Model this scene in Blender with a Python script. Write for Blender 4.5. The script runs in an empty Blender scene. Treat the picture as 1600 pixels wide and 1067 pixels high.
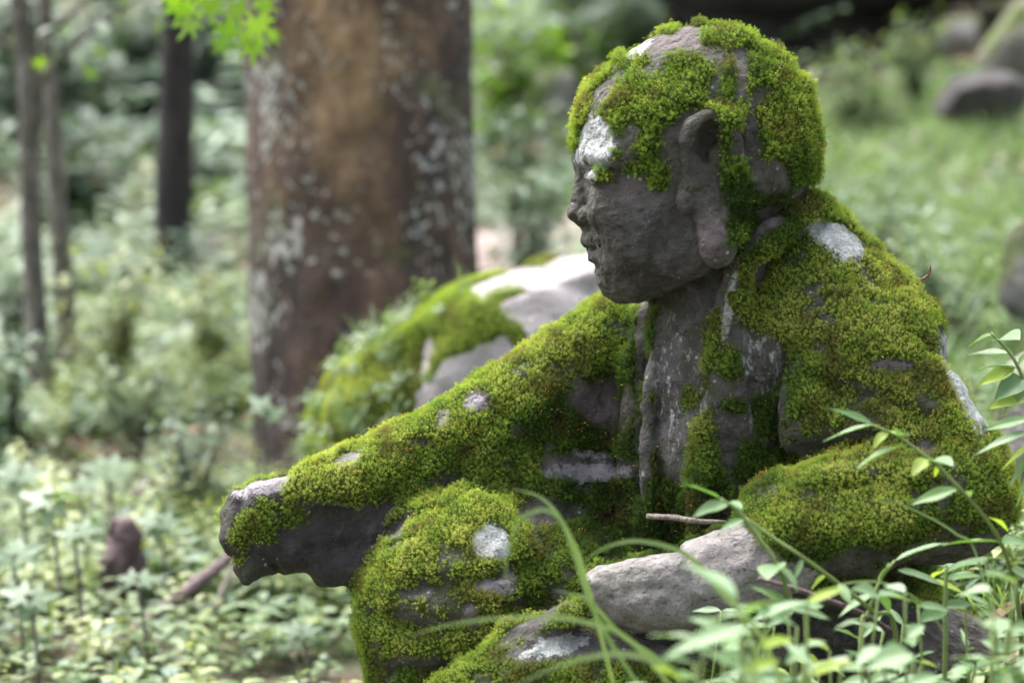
import bpy, bmesh, math, random
import numpy as np
from mathutils import Vector, Matrix, Euler, Quaternion
import mathutils.noise as mnoise

random.seed(7)
rng = np.random.default_rng(11)
scene = bpy.context.scene
COL = scene.collection

# ------------------------------------------------------------------ camera
CAM_H = 0.70
PITCH = math.radians(6.0)
FPX = 1600 * 85.0 / 36.0            # focal length in pixels of the 1600-wide picture
FOCUS = 2.15                        # metres to the statue
KPX = FOCUS / FPX                   # metres per pixel at the statue
cam_d = bpy.data.cameras.new('camera')
cam = bpy.data.objects.new('camera', cam_d)
COL.objects.link(cam)
cam.location = (0, 0, CAM_H)
cam.rotation_euler = (math.pi / 2 - PITCH, 0, 0)
cam_d.lens = 85
cam_d.sensor_width = 36
cam_d.clip_start = 0.05
cam_d.clip_end = 500
cam_d.dof.use_dof = True
cam_d.dof.focus_distance = FOCUS - 0.05
cam_d.dof.aperture_fstop = 4.4
scene.camera = cam

# ------------------------------------------------------------------ world, sun, exposure
SUN_EL, SUN_AZ = math.radians(62), math.radians(-35)   # azimuth measured from +Y towards +X
world = bpy.data.worlds.new('World')
scene.world = world
world.use_nodes = True
wn = world.node_tree
wn.nodes.clear()
w_out = wn.nodes.new('ShaderNodeOutputWorld')
w_bg = wn.nodes.new('ShaderNodeBackground')
w_sky = wn.nodes.new('ShaderNodeTexSky')
w_sky.sky_type = 'NISHITA'
w_sky.sun_disc = False
w_sky.sun_elevation = SUN_EL
w_sky.sun_rotation = SUN_AZ
w_sky.air_density = 1.0
w_sky.dust_density = 4.0
w_sky.ozone_density = 1.0
w_bg.inputs['Strength'].default_value = 0.13
w_hs = wn.nodes.new('ShaderNodeHueSaturation')      # overcast: a greyer sky
w_hs.inputs['Saturation'].default_value = 0.45
wn.links.new(w_sky.outputs[0], w_hs.inputs['Color'])
wn.links.new(w_hs.outputs[0], w_bg.inputs[0])
wn.links.new(w_bg.outputs[0], w_out.inputs[0])

sun_d = bpy.data.lights.new('sun', 'SUN')
sun_d.energy = 3.2
sun_d.angle = math.radians(60)
sun_d.color = (1.0, 0.975, 0.93)
sun = bpy.data.objects.new('sun', sun_d)
COL.objects.link(sun)
sdir = Vector((math.sin(SUN_AZ) * math.cos(SUN_EL), math.cos(SUN_AZ) * math.cos(SUN_EL), math.sin(SUN_EL)))
sun.rotation_euler = sdir.to_track_quat('Z', 'Y').to_euler()
sun.location = sdir * 20

scene.view_settings.view_transform = 'Standard'
scene.view_settings.look = 'None'
scene.view_settings.gamma = 1
scene.view_settings.use_curve_mapping = False
scene.view_settings.exposure = 2.1

# ------------------------------------------------------------------ helpers
FWD = Vector((0, math.cos(PITCH), -math.sin(PITCH)))
UPV = Vector((0, math.sin(PITCH), math.cos(PITCH)))
CAMP = Vector((0, 0, CAM_H))

def at(px, py, depth):
    """world point at a given distance in front of the camera"""
    return CAMP + FWD * depth + Vector((1, 0, 0)) * ((px - 800) / FPX * depth) + UPV * ((533.5 - py) / FPX * depth)

def ground_z(x, y):
    """height of the forest floor"""
    x = np.asarray(x, dtype=float); y = np.asarray(y, dtype=float)
    def sst(a, b, t):
        s = np.clip((t - a) / (b - a), 0, 1); return s * s * (3 - 2 * s)
    z = 0.20 * sst(0.1, 0.55, x) * (1 - sst(5, 9, y))                 # bank under the statue's near side
    z = z + np.clip(x - 0.3, 0, None) * 0.16 * sst(2.4, 6.0, y)       # hill rising to the right
    z = z + np.clip(y - 3.4, 0, None) * 0.045
    z = z + np.clip(y - 5.5, 0, None) * 0.16 * (0.6 + 0.4 * sst(-1.0, 1.5, x))
    z = z + np.clip(y - 12, 0, None) * 0.25
    z = z + 0.03 * np.sin(x * 2.1 + 0.7 * y) * np.sin(y * 1.7 - 0.4 * x) + 0.012 * np.sin(x * 6.3 + 1.0) * np.sin(y * 5.1)
    return z

def gz(x, y):
    return float(ground_z(x, y))

def on_ground(px, py, dmin=1.2, dmax=60):
    """where the view ray through a pixel meets the forest floor"""
    d = dmin
    while d < dmax:
        p = at(px, py, d)
        if p.z <= gz(p.x, p.y):
            return p, d
        d += 0.02
    p = at(px, py, dmax)
    return p, dmax

def tag(o, label=None, cat=None, group=None, kind=None):
    if label: o['label'] = label
    if cat: o['category'] = cat
    if group: o['group'] = group
    if kind: o['kind'] = kind
    return o

def empty(name, loc, rz=0.0):
    o = bpy.data.objects.new(name, None)
    o.empty_display_size = 0.05
    COL.objects.link(o)
    o.location = loc
    o.rotation_euler = (0, 0, rz)
    return o

def link(name, me, mat=None, parent=None, smooth=False):
    o = bpy.data.objects.new(name, me)
    COL.objects.link(o)
    if mat is not None and len(me.materials) == 0:
        me.materials.append(mat)
    if parent is not None:
        o.parent = parent
    if smooth:
        me.shade_smooth()
    return o

def np_mesh(name, V, F, mat=None, smooth=True):
    """mesh from numpy arrays, F of constant width"""
    me = bpy.data.meshes.new(name)
    V = np.asarray(V, dtype=np.float32); F = np.asarray(F, dtype=np.int32)
    n = F.shape[1]
    me.vertices.add(len(V)); me.vertices.foreach_set('co', V.ravel())
    me.loops.add(F.size); me.loops.foreach_set('vertex_index', F.ravel())
    me.polygons.add(len(F))
    me.polygons.foreach_set('loop_start', np.arange(0, F.size, n, dtype=np.int32))
    me.update(calc_edges=True)
    me.validate()
    if mat: me.materials.append(mat)
    if smooth: me.shade_smooth()
    return me

def add_attr(me, name, vals):
    a = me.attributes.new(name, 'FLOAT', 'POINT')
    a.data.foreach_set('value', np.asarray(vals, dtype=np.float32))

# value noise on numpy points
_NL = np.random.default_rng(5).random((64, 64, 64)).astype(np.float32)
def vnoise(p, scale, seed=0):
    q = np.asarray(p, dtype=np.float32) * (1.0 / scale) + np.float32(seed * 7.31 + 100)
    i = np.floor(q).astype(np.int32); f = q - i
    f = f * f * (3 - 2 * f)
    i &= 63; j = (i + 1) & 63
    x0, y0, z0 = i[..., 0], i[..., 1], i[..., 2]; x1, y1, z1 = j[..., 0], j[..., 1], j[..., 2]
    fx, fy, fz = f[..., 0], f[..., 1], f[..., 2]
    a = _NL[x0, y0, z0] * (1 - fx) + _NL[x1, y0, z0] * fx
    b = _NL[x0, y1, z0] * (1 - fx) + _NL[x1, y1, z0] * fx
    c = _NL[x0, y0, z1] * (1 - fx) + _NL[x1, y0, z1] * fx
    d = _NL[x0, y1, z1] * (1 - fx) + _NL[x1, y1, z1] * fx
    a = a * (1 - fy) + b * fy; c = c * (1 - fy) + d * fy
    return (a * (1 - fz) + c * fz) * 2 - 1

def fbm(p, scale, octs=3, seed=0):
    s = 0; a = 1.0; t = 0
    for k in range(octs):
        s = s + a * vnoise(p, scale / 2 ** k, seed + k); t += a; a *= 0.5
    return s / t

# ------------------------------------------------------------------ shader helpers
class NT:
    def __init__(self, name):
        self.m = bpy.data.materials.new(name); self.m.use_nodes = True
        self.t = self.m.node_tree; self.t.nodes.clear()
        self.out = self.t.nodes.new('ShaderNodeOutputMaterial')
        self.b = self.t.nodes.new('ShaderNodeBsdfPrincipled')
        self.t.links.new(self.b.outputs[0], self.out.inputs[0])
    def n(self, typ, **kw):
        nd = self.t.nodes.new(typ)
        for k, v in kw.items(): setattr(nd, k, v)
        return nd
    def l(self, a, b): self.t.links.new(a, b)
    def coord(self, kind='Object'):
        return self.n('ShaderNodeTexCoord').outputs[kind]
    def noise(self, scale, detail=4, rough=0.55, dist=0.0, vec=None):
        nd = self.n('ShaderNodeTexNoise')
        nd.inputs['Scale'].default_value = scale; nd.inputs['Detail'].default_value = detail
        nd.inputs['Roughness'].default_value = rough; nd.inputs['Distortion'].default_value = dist
        self.l(vec if vec is not None else self.coord(), nd.inputs['Vector'])
        return nd.outputs['Fac']
    def ramp(self, fac, stops, interp='LINEAR'):
        nd = self.n('ShaderNodeValToRGB'); cr = nd.color_ramp; cr.interpolation = interp
        while len(cr.elements) < len(stops): cr.elements.new(0.5)
        for e, (p, c) in zip(cr.elements, stops):
            e.position = p; e.color = (c[0], c[1], c[2], 1) if not np.isscalar(c) else (c, c, c, 1)
        self.l(fac, nd.inputs[0]); return nd.outputs[0]
    def mix(self, fac, a, b, mode='MIX'):
        nd = self.n('ShaderNodeMix', data_type='RGBA', blend_type=mode)
        for s, v in ((nd.inputs[0], fac), (nd.inputs[6], a), (nd.inputs[7], b)):
            if isinstance(v, (int, float)): s.default_value = v
            elif isinstance(v, (tuple, list)): s.default_value = (v[0], v[1], v[2], 1)
            else: self.l(v, s)
        return nd.outputs[2]
    def math(self, op, a, b=0.0, clamp=False):
        nd = self.n('ShaderNodeMath', operation=op, use_clamp=clamp)
        for s, v in ((nd.inputs[0], a), (nd.inputs[1], b)):
            if isinstance(v, (int, float)): s.default_value = v
            else: self.l(v, s)
        return nd.outputs[0]
    def attr(self, name, typ='GEOMETRY'):
        nd = self.n('ShaderNodeAttribute', attribute_name=name, attribute_type=typ); return nd.outputs['Fac']
    def bump(self, h, strength=0.5, dist=0.002, prev=None):
        nd = self.n('ShaderNodeBump'); nd.inputs['Strength'].default_value = strength
        nd.inputs['Distance'].default_value = dist; self.l(h, nd.inputs['Height'])
        if prev is not None: self.l(prev, nd.inputs['Normal'])
        return nd.outputs[0]
    def set(self, **kw):
        for k, v in kw.items():
            s = self.b.inputs[k.replace('_', ' ')]
            if isinstance(v, (int, float)): s.default_value = v
            elif isinstance(v, (tuple, list)): s.default_value = (v[0], v[1], v[2], 1) if len(v) == 3 else v
            else: self.l(v, s)
        return self

def leaf_material(name, cols, trans=0.35, rough=0.45, spec=0.35):
    """leaf: colour varies from plant to plant and leaf to leaf; some light passes through"""
    t = NT(name)
    oi = t.n('ShaderNodeObjectInfo').outputs['Random']
    geo = t.n('ShaderNodeNewGeometry').outputs['Random Per Island']
    r = t.math('FRACT', t.math('ADD', oi, geo))
    n = len(cols)
    c = t.ramp(r, [(i / max(n - 1, 1), k) for i, k in enumerate(cols)])
    nz = t.noise(60, 3)
    c = t.mix(t.math('MULTIPLY', nz, 0.35), c, (0.10, 0.14, 0.05), 'MULTIPLY')
    t.set(Base_Color=c, Roughness=rough)
    t.b.inputs['Specular IOR Level'].default_value = spec
    tr = t.n('ShaderNodeBsdfTranslucent')
    hs = t.mix(1.0, c, (1.25, 1.35, 0.55), 'MULTIPLY'); t.l(hs, tr.inputs[0])
    mx = t.n('ShaderNodeMixShader'); mx.inputs[0].default_value = trans
    t.l(t.b.outputs[0], mx.inputs[1]); t.l(tr.outputs[0], mx.inputs[2]); t.l(mx.outputs[0], t.out.inputs[0])
    return t.m
# ================================================================== THE STATUE
# carved as signed distances in a frame of centimetre-like units (1 unit = KPX m):
# u to the right, v downwards, w away from the viewer
def Q(px, py, w=0.0):
    s = 1 + w / FPX
    return np.array([800 + (px - 800) * s, 533.5 + (py - 533.5) * s, w], dtype=np.float32)

def smin(a, b, k):
    h = np.clip(0.5 + 0.5 * (b - a) / k, 0, 1)
    return b * (1 - h) + a * h - k * h * (1 - h)
def smax(a, b, k): return -smin(-a, -b, k)
def ell(p, c, r):
    r = np.asarray(r, dtype=np.float32); q = (p - c) / r
    k0 = np.sqrt(np.einsum('ij,ij->i', q, q)); q = q / r; k1 = np.sqrt(np.einsum('ij,ij->i', q, q)) + 1e-9
    return k0 * (k0 - 1) / k1
def seg(p, a, b, ra, rb):
    a = np.asarray(a, dtype=np.float32); b = np.asarray(b, dtype=np.float32)
    ab = b - a; t = np.clip(((p - a) @ ab) / (ab @ ab), 0, 1)
    e = p - a - t[:, None] * ab
    return np.sqrt(np.einsum('ij,ij->i', e, e)) - (ra + (rb - ra) * t)
def chain(p, pts, rs, k=0.0):
    d = None
    for i in range(len(pts) - 1):
        e = seg(p, pts[i], pts[i + 1], rs[i], rs[i + 1])
        d = e if d is None else (np.minimum(d, e) if k == 0 else smin(d, e, k))
    return d
def sst(a, b, t):
    s = np.clip((t - a) / (b - a), 0, 1); return s * s * (3 - 2 * s)
def poly2(p2, pts):
    """signed distance to a 2-D polygon"""
    P = np.asarray(pts, dtype=np.float32); d = np.full(len(p2), 1e9, np.float32); s = np.ones(len(p2), np.float32)
    for i in range(len(P)):
        a = P[i]; b = P[i - 1]; e = b - a; wv = p2 - a
        t = np.clip((wv @ e) / (e @ e), 0, 1); bb = wv - t[:, None] * e
        d = np.minimum(d, (bb * bb).sum(1))
        c1 = p2[:, 1] >= a[1]; c2 = p2[:, 1] < b[1]; c3 = e[0] * wv[:, 1] > e[1] * wv[:, 0]
        f = (c1 & c2 & c3) | (~c1 & ~c2 & ~c3); s[f] *= -1
    return s * np.sqrt(d)
def prism(p, pts, wc, half, rnd):
    """outline in the (px, py) picture plane, given depth and thickness, rounded"""
    s = 1 + p[:, 2] / FPX
    p2 = np.stack([800 + (p[:, 0] - 800) / s, 533.5 + (p[:, 1] - 533.5) / s], 1)
    a = poly2(p2, pts) + rnd
    b = np.abs(p[:, 2] - wc) - (half - rnd)
    return np.minimum(np.maximum(a, b), 0) + np.sqrt(np.maximum(a, 0) ** 2 + np.maximum(b, 0) ** 2) - rnd
def engrave(p, pts, width, depth):
    """groove cut into the side towards -w along a line drawn on the picture plane"""
    s = 1 + p[:, 2] / FPX
    p2 = np.stack([800 + (p[:, 0] - 800) / s, 533.5 + (p[:, 1] - 533.5) / s], 1); d = np.full(len(p), 1e9, np.float32)
    for a, b in zip(pts[:-1], pts[1:]):
        a = np.array(a, np.float32); e = np.array(b, np.float32) - a
        t = np.clip(((p2 - a) @ e) / (e @ e), 0, 1); d = np.minimum(d, ((p2 - a - t[:, None] * e) ** 2).sum(1))
    return depth * np.exp(-d / (width * width))
def wob(p, s, a, seed): return a * fbm(p, s, 2, seed)

# ---------------------------------------------------------------- head
HC = np.array([1090, 250, 0], dtype=np.float32)
YAW = math.radians(4.0)
def head_local(p):
    q = p - HC
    c, s = math.cos(YAW), math.sin(YAW)
    x = q[:, 0] * c + q[:, 2] * s; z = -q[:, 0] * s + q[:, 2] * c
    return np.stack([x + HC[0], q[:, 1] + HC[1], z], 1).astype(np.float32)

def sd_ear(q):
    m = q.copy(); m[:, 2] = np.abs(m[:, 2]) - 3
    d = ell(m, (1094, 286, 130), (40, 92, 26))
    d = smin(d, ell(m, (1100, 376, 140), (31, 48, 22)), 20)
    hel = chain(m, [(1056, 288, 136), (1050, 258, 143), (1050, 232, 150), (1062, 210, 155), (1086, 199, 158), (1110, 208, 158), (1124, 236, 154), (1126, 292, 147), (1122, 345, 142)],
                [7, 10, 12, 14, 15, 15, 14, 13, 11])
    d = smin(d, hel, 9)
    d = smin(d, ell(m, (1096, 258, 142), (15, 24, 12)), 8)
    d = smax(d, -chain(m, [(1112, 270, 164), (1112, 305, 160), (1104, 336, 158)], [8, 8, 4]), 8)
    d = smax(d, -chain(m, [(1070, 300, 164), (1074, 340, 164)], [8, 5]), 10)
    d = smin(d, ell(m, (1050, 316, 134), (14, 30, 14)), 16)
    return d

def sd_head(p):
    q = head_local(p)
    m = q.copy(); m[:, 2] = np.abs(m[:, 2])
    d = ell(q, (1098, 212, 0), (172, 171, 150))
    d = smin(d, ell(q, (1018, 232, 0), (122, 128, 128)), 40)
    d = smin(d, ell(q, (1120, 270, 0), (140, 110, 130)), 30)
    # face block and jaw
    d = smin(d, ell(m, (1020, 320, 28), (100, 110, 96)), 30)
    d = smin(d, chain(m, [(1100, 330, 88), (1066, 398, 84), (992, 430, 34), (978, 432, 0)], [46, 42, 40, 42]), 34)
    d = smin(d, ell(q, (1010, 385, 0), (92, 78, 85)), 24)
    # cheek bones and cheeks
    d = smin(d, ell(m, (953, 332, 66), (45, 43, 48)), 18)
    d = smin(d, ell(m, (985, 372, 82), (50, 46, 34)), 24)
    # forehead / brow
    d = smin(d, chain(m, [(915, 249, 0), (920, 248, 50), (950, 256, 100)], [19, 21, 20]), 12)
    # eye sockets and lids
    d = smax(d, -chain(m, [(895, 281, 22), (898, 284, 60), (922, 292, 102)], [13, 17, 10]), 8)
    lid = ell(m, (929, 282, 58), (21, 16, 46))
    d = smin(d, lid, 5)
    d = smax(d, -chain(m, [(905, 288, 24), (907, 289, 60), (928, 291, 98)], [2.4, 2.8, 2]), 2)
    # nose
    nose = chain(q, [(916, 268, 0), (909, 298, 0), (904, 331, 0)], [12, 13, 17])
    nose = smin(nose, ell(m, (917, 338, 22), (18, 15, 15)), 7)
    nose = smax(nose, (q[:, 1] - 352) - (q[:, 0] - 900) * 0.18, 5)
    d = smin(d, nose, 7)
    # groove from the nose wing round the cheek
    d = smax(d, -chain(m, [(904, 308, 36), (915, 334, 46), (921, 353, 44), (932, 374, 55), (944, 396, 62)], [4, 7, 7, 5, 2]), 6)
    d = smax(d, -chain(m, [(892, 316, 0), (900, 318, 18), (908, 318, 30)], [1.5, 2, 1.5]), 2)
    # mouth
    d = smin(d, ell(m, (926, 374, 0), (17, 15, 40)), 9)
    d = smin(d, ell(m, (933, 402, 0), (15, 11, 32)), 6)
    d = smax(d, -chain(m, [(914, 388, 0), (921, 389, 22), (938, 387, 48)], [4.5, 4.5, 3]), 3)
    d = smax(d, -chain(m, [(920, 418, 0), (930, 418, 30)], [7, 5]), 8)
    d = smin(d, ell(q, (966, 436, 0), (32, 32, 42)), 12)
    # neck
    nk = seg(p, (1136, 360, 5), (1132, 560, 25), 84, 88)
    d = smin(d, nk, 22)
    ear = sd_ear(q)
    lab = ear < d
    d = smin(d, ear, 6)
    bowl = smax(ell(m, (1084, 238, 166), (24, 32, 36)), -ell(m, (1098, 258, 142), (14, 22, 14)), 5)
    d = smax(d, -bowl, 5)
    # hair line: the cap stands slightly proud of the face
    if len(p) < COARSE[0]: d = d + wob(p, 70, 3.5, 3) + wob(p, 22, 2.2, 4) + wob(p, 8.5, 2.3, 6)
    return d, lab.astype(np.int32)

# ---------------------------------------------------------------- body
ARM = [(956, 466), (905, 500), (820, 560), (735, 608), (660, 655), (560, 702), (480, 730), (452, 752), (462, 792), (560, 815), (640, 812), (700, 850), (820, 900), (1020, 920), (1030, 500)]
FIST = [(362, 772), (395, 755), (455, 742), (560, 752), (640, 790), (640, 905), (505, 917), (468, 905), (420, 897), (385, 911), (362, 880), (350, 842), (352, 800)]
HAND = [(908, 905), (930, 888), (1000, 872), (1066, 862), (1092, 885), (1092, 960), (1078, 985), (1010, 990), (955, 975), (925, 940)]
def sd_body(p):
    u, v, w = p[:, 0], p[:, 1], p[:, 2]
    g = []
    # 0 chest (bare skin between the lapels)
    ch = ell(p, Q(1135, 640, 45), (120, 250, 112))
    ch = smin(ch, seg(p, Q(1120, 470, 40), Q(1140, 900, 60), 88, 120), 40)
    ch = smax(ch, -chain(p, [Q(1050, 500, -60), Q(1062, 600, -75), Q(1066, 760, -80)], [5, 5, 5]), 10)
    g.append(ch)
    # 1 robe: trunk, shoulders, back, hips; its lapels overlap the chest
    ro = seg(p, Q(1225, 560, 60), Q(1215, 930, 90), 122, 150)
    ro = smin(ro, chain(p, [Q(1368, 545, -75), Q(1230, 490, 50), Q(1000, 560, 170)], [88, 112, 84]), 50)
    ro = smin(ro, seg(p, Q(1250, 394, 20), Q(1362, 540, -30), 84, 106), 40)
    ro = smin(ro, seg(p, Q(1290, 540, 60), Q(1330, 900, 175), 124, 140), 60)
    ro = smin(ro, seg(p, Q(1230, 1060, 110), Q(1480, 1060, 150), 110, 110), 50)
    # near panel: follows the chest, standing proud of it
    uln = np.interp(v, [420, 470, 560, 640, 720, 900], [1150, 1138, 1122, 1110, 1104, 1098])
    ulf = np.interp(v, [460, 520, 620, 720, 850], [1040, 1024, 1012, 1010, 1016])
    panel = ch - 13 + 30 * (1 - sst(-5, 5, u - uln - w * 0.02)) * (w < 60)
    ro = smin(ro, panel, 10)
    lap = chain(p, [Q(1046, 462, 40), Q(1030, 520, 18), Q(1018, 600, 2), Q(1013, 700, -4), Q(1016, 840, -4), Q(1030, 960, 0)], [12, 13, 13, 13, 12, 12])
    ro = smin(ro, lap, 6)
    lap2 = chain(p, [Q(1012, 500, 80), Q(996, 600, 58), Q(990, 740, 50), Q(994, 860, 40), Q(1000, 960, 40)], [24, 26, 26, 26, 26])
    ro = smin(ro, lap2, 12)
    ro = smin(ro, chain(p, [Q(1138, 470, -70), Q(1123, 560, -72), Q(1110, 640, -72), Q(1104, 740, -72), Q(1098, 900, -66)], [13, 12, 12, 12, 12]), 9)
    # collar round the neck
    col = chain(p, [Q(1136, 480, -74), Q(1152, 425, -84), Q(1196, 372, -80), Q(1250, 342, -40), Q(1270, 336, 30), Q(1230, 360, 110), Q(1100, 430, 130), Q(1046, 466, 60)],
                [14, 18, 21, 22, 22, 22, 20, 14])
    ro = smin(ro, col, 26)
    ro = ro + engrave(p, [(1176, 436), (1222, 392), (1285, 350)], 9, 9) + engrave(p, [(1236, 540), (1228, 640), (1234, 760)], 14, 10) + engrave(p, [(1178, 600), (1176, 740)], 9, 5)
    g.append(ro)
    # 2 far sleeve: the raised arm under hanging cloth
    wc = 70 + (u - 620) * 0.26 - (v - 680) * 0.16
    sl = prism(p, ARM, wc, 78, 58)
    sl = smin(sl, chain(p, [Q(960, 545, 165), Q(760, 668, 95), Q(520, 772, 35)], [72, 62, 44]), 40)
    for pts, r, dp in (([(885, 560), (845, 660), (800, 770)], 16, 9), ([(945, 590), (915, 700), (890, 830)], 20, 12), ([(780, 640), (740, 700), (690, 780)], 14, 8), ([(680, 690), (610, 780)], 14, 8)):
        sl = sl + engrave(p, pts, r, dp)
    g.append(sl)
    # 3 far fist, broken off flat
    fi = prism(p, FIST, 28 + (u - 450) * 0.1, 70, 34)
    fi = smax(fi, -seg(p, Q(395, 905, -60), Q(440, 860, -60), 12, 10), 12)
    fi = smax(fi, -seg(p, Q(352, 895, -20), Q(420, 880, -70), 9, 5), 8)
    fi = fi + engrave(p, [(352, 880), (395, 862), (430, 880)], 9, 12) + engrave(p, [(380, 760), (372, 830), (392, 860)], 7, 7) + engrave(p, [(470, 905), (500, 860), (560, 850)], 16, 10)
    g.append(fi)
    # 4 far knee
    kn = ell(p, Q(706, 950, -30), (146, 172, 140))
    kn = smin(kn, seg(p, Q(690, 960, -20), Q(690, 1160, 0), 108, 110), 40)
    kn = smin(kn, seg(p, Q(745, 930, -5), Q(1020, 945, 40), 128, 84), 60)
    for pts in ([(570, 880), (640, 915), (720, 912), (830, 880)], [(585, 960), (660, 985), (760, 970), (850, 930)], [(620, 1040), (700, 1050), (800, 1010)], [(590, 850), (630, 815), (690, 800)]):
        kn = kn + engrave(p, pts, 12, 13)
    g.append(kn)
    # 5 near sleeve
    ns = seg(p, Q(1383, 562, -85), Q(1462, 755, -125), 88, 108)
    ns = smin(ns, seg(p, Q(1462, 780, -140), Q(1240, 826, -205), 106, 84), 36)
    ns = smin(ns, ell(p, Q(1325, 650, -95), (108, 130, 60)), 40)
    ns = smin(ns, seg(p, Q(1205, 898, -205), Q(1335, 905, -180), 54, 52), 26)
    for pts, r, dp in (([(1262, 540), (1330, 555), (1420, 590)], 18, 18), ([(1290, 600), (1380, 625), (1470, 670)], 16, 16), ([(1250, 720), (1340, 690), (1500, 700)], 20, 19), ([(1340, 470), (1430, 520), (1490, 570)], 16, 14), ([(1300, 770), (1400, 760)], 18, 14)):
        ns = ns + engrave(p, pts, r, dp)
    ns = smax(ns, -ell(p, Q(1490, 950, -190), (140, 70, 140)), 24)
    g.append(ns)
    # 6 near forearm and 7 near hand
    fa = seg(p, Q(1230, 862, -205), Q(1110, 902, -222), 72, 64)
    fa = smax(fa, -(u - Q(1069, 870, -220)[0] - 0.14 * (v - 880)), 5)
    g.append(fa)
    ha = prism(p, HAND, -222, 66, 40)
    ha = smax(ha, -chain(p, [Q(905, 922, -262), Q(960, 935, -284)], [4, 3]), 6)
    g.append(ha)
    # 8 near leg under the hand
    le = chain(p, [Q(1190, 1090, -120), Q(1000, 1085, -185), Q(830, 1065, -195), Q(740, 1110, -170)], [82, 94, 84, 70])
    le = smin(le, seg(p, Q(900, 985, -150), Q(1000, 1010, -120), 34, 60), 30)
    le = smax(le, -seg(p, Q(760, 1000, -230), Q(900, 1010, -290), 6, 4), 10)
    le = smin(le, seg(p, Q(760, 1050, -210), Q(890, 958, -215), 18, 24), 26)
    le = smin(le, seg(p, Q(915, 950, -235), Q(850, 992, -232), 17, 13), 10)
    g.append(le)
    # 9 seat: the block the figure is cut from, sunk into the bank
    ba = np.maximum(np.maximum(np.abs(u - 1120) - 400, np.abs(w - 20) - 190), np.abs(v - 1330) - 210)
    ba = smax(ba, np.linalg.norm(np.stack([(u - 1120) / 480, (w - 20) / 240], 1), axis=1) * 300 - 300, 40)
    g.append(ba)
    G = np.stack(g)
    lab = G.argmin(0).astype(np.int32)
    K = {1: 8, 2: 14, 3: 10, 4: 38, 5: 16, 6: 2, 7: 3, 8: 12, 9: 30}
    d = G[0]
    for i in range(1, len(g)):
        d = smin(d, G[i], K[i])
    if len(p) < COARSE[0]: d = d + wob(p, 90, 8.0, 13) + wob(p, 28, 4.6, 14) + 2.4 * vnoise(p, 11, 16)
    return d, lab

# ---------------------------------------------------------------- surface nets
COARSE = [10 ** 9]
def polygonise(fn, lo, hi, h, B=4):
    lo = np.array(lo, dtype=np.float32); n = (np.ceil((np.array(hi) - lo) / h / B).astype(int)) * B + 1
    nb = (n - 1) // B
    ax = [lo[i] + (np.arange(nb[i]) + 0.5) * B * h for i in range(3)]
    C = np.stack(np.meshgrid(*ax, indexing='ij'), -1).reshape(-1, 3).astype(np.float32)
    COARSE[0] = 0
    dc = np.concatenate([fn(c)[0] for c in np.array_split(C, max(1, len(C) // 200000))])
    COARSE[0] = 10 ** 9
    act = (np.abs(dc) < B * h * 1.7 + 8).reshape(nb)
    sgn = np.where(dc < 0, -99.0, 99.0).astype(np.float32).reshape(nb)
    V = np.empty(n, np.float32)
    full = np.repeat(np.repeat(np.repeat(sgn, B, 0), B, 1), B, 2)
    V[:] = 99.0
    V[:-1, :-1, :-1] = full
    am = np.zeros(n, bool)
    af = np.repeat(np.repeat(np.repeat(act, B, 0), B, 1), B, 2)
    for dx in (0, 1):
        for dy in (0, 1):
            for dz in (0, 1):
                am[dx:n[0] - 1 + dx, dy:n[1] - 1 + dy, dz:n[2] - 1 + dz] |= af
    idx = np.argwhere(am)
    P = lo + idx.astype(np.float32) * np.float32(h)
    vals = np.concatenate([fn(c)[0] for c in np.array_split(P, max(1, len(P) // 250000))])
    V[am] = vals
    S = V < 0
    cnt = np.zeros(np.array(n) - 1, np.int8)
    for dx in (0, 1):
        for dy in (0, 1):
            for dz in (0, 1):
                cnt += S[dx:n[0] - 1 + dx, dy:n[1] - 1 + dy, dz:n[2] - 1 + dz]
    cells = np.argwhere((cnt > 0) & (cnt < 8))
    vid = np.full(np.array(n) - 1, -1, np.int32)
    vid[tuple(cells.T)] = np.arange(len(cells))
    offs = np.array([[a, b, c] for a in (0, 1) for b in (0, 1) for c in (0, 1)])
    cv = np.stack([V[tuple((cells + o).T)] for o in offs], 1)
    acc = np.zeros((len(cells), 3), np.float32); num = np.zeros(len(cells), np.float32)
    for i in range(8):
        for j in range(i + 1, 8):
            if np.abs(offs[i] - offs[j]).sum() != 1: continue
            x = (cv[:, i] < 0) != (cv[:, j] < 0)
            t = np.where(x, cv[:, i] / (cv[:, i] - cv[:, j] + 1e-12), 0)
            pt = offs[i] + t[:, None] * (offs[j] - offs[i])
            acc[x] += pt[x]; num[x] += 1
    verts = lo + (cells + acc / num[:, None]) * h
    quads = []
    for axis in range(3):
        sl0 = [slice(None)] * 3; sl1 = [slice(None)] * 3
        sl0[axis] = slice(0, -1); sl1[axis] = slice(1, None)
        a, b = S[tuple(sl0)], S[tuple(sl1)]
        e = np.argwhere(a != b)
        o1, o2 = [(1, 2), (2, 0), (0, 1)][axis]
        ok = (e[:, o1] > 0) & (e[:, o2] > 0) & (e[:, o1] < n[o1] - 1) & (e[:, o2] < n[o2] - 1)
        e = e[ok]
        inside = a[tuple(e.T)]
        q = []
        for (s1, s2) in ((1, 1), (0, 1), (0, 0), (1, 0)):
            c = e.copy(); c[:, o1] -= s1; c[:, o2] -= s2; q.append(vid[tuple(c.T)])
        q = np.stack(q, 1)
        q[~inside] = q[~inside][:, ::-1]
        quads.append(q)
    F = np.concatenate(quads)
    F = F[(F >= 0).all(1)]
    return verts.astype(np.float32), F

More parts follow.
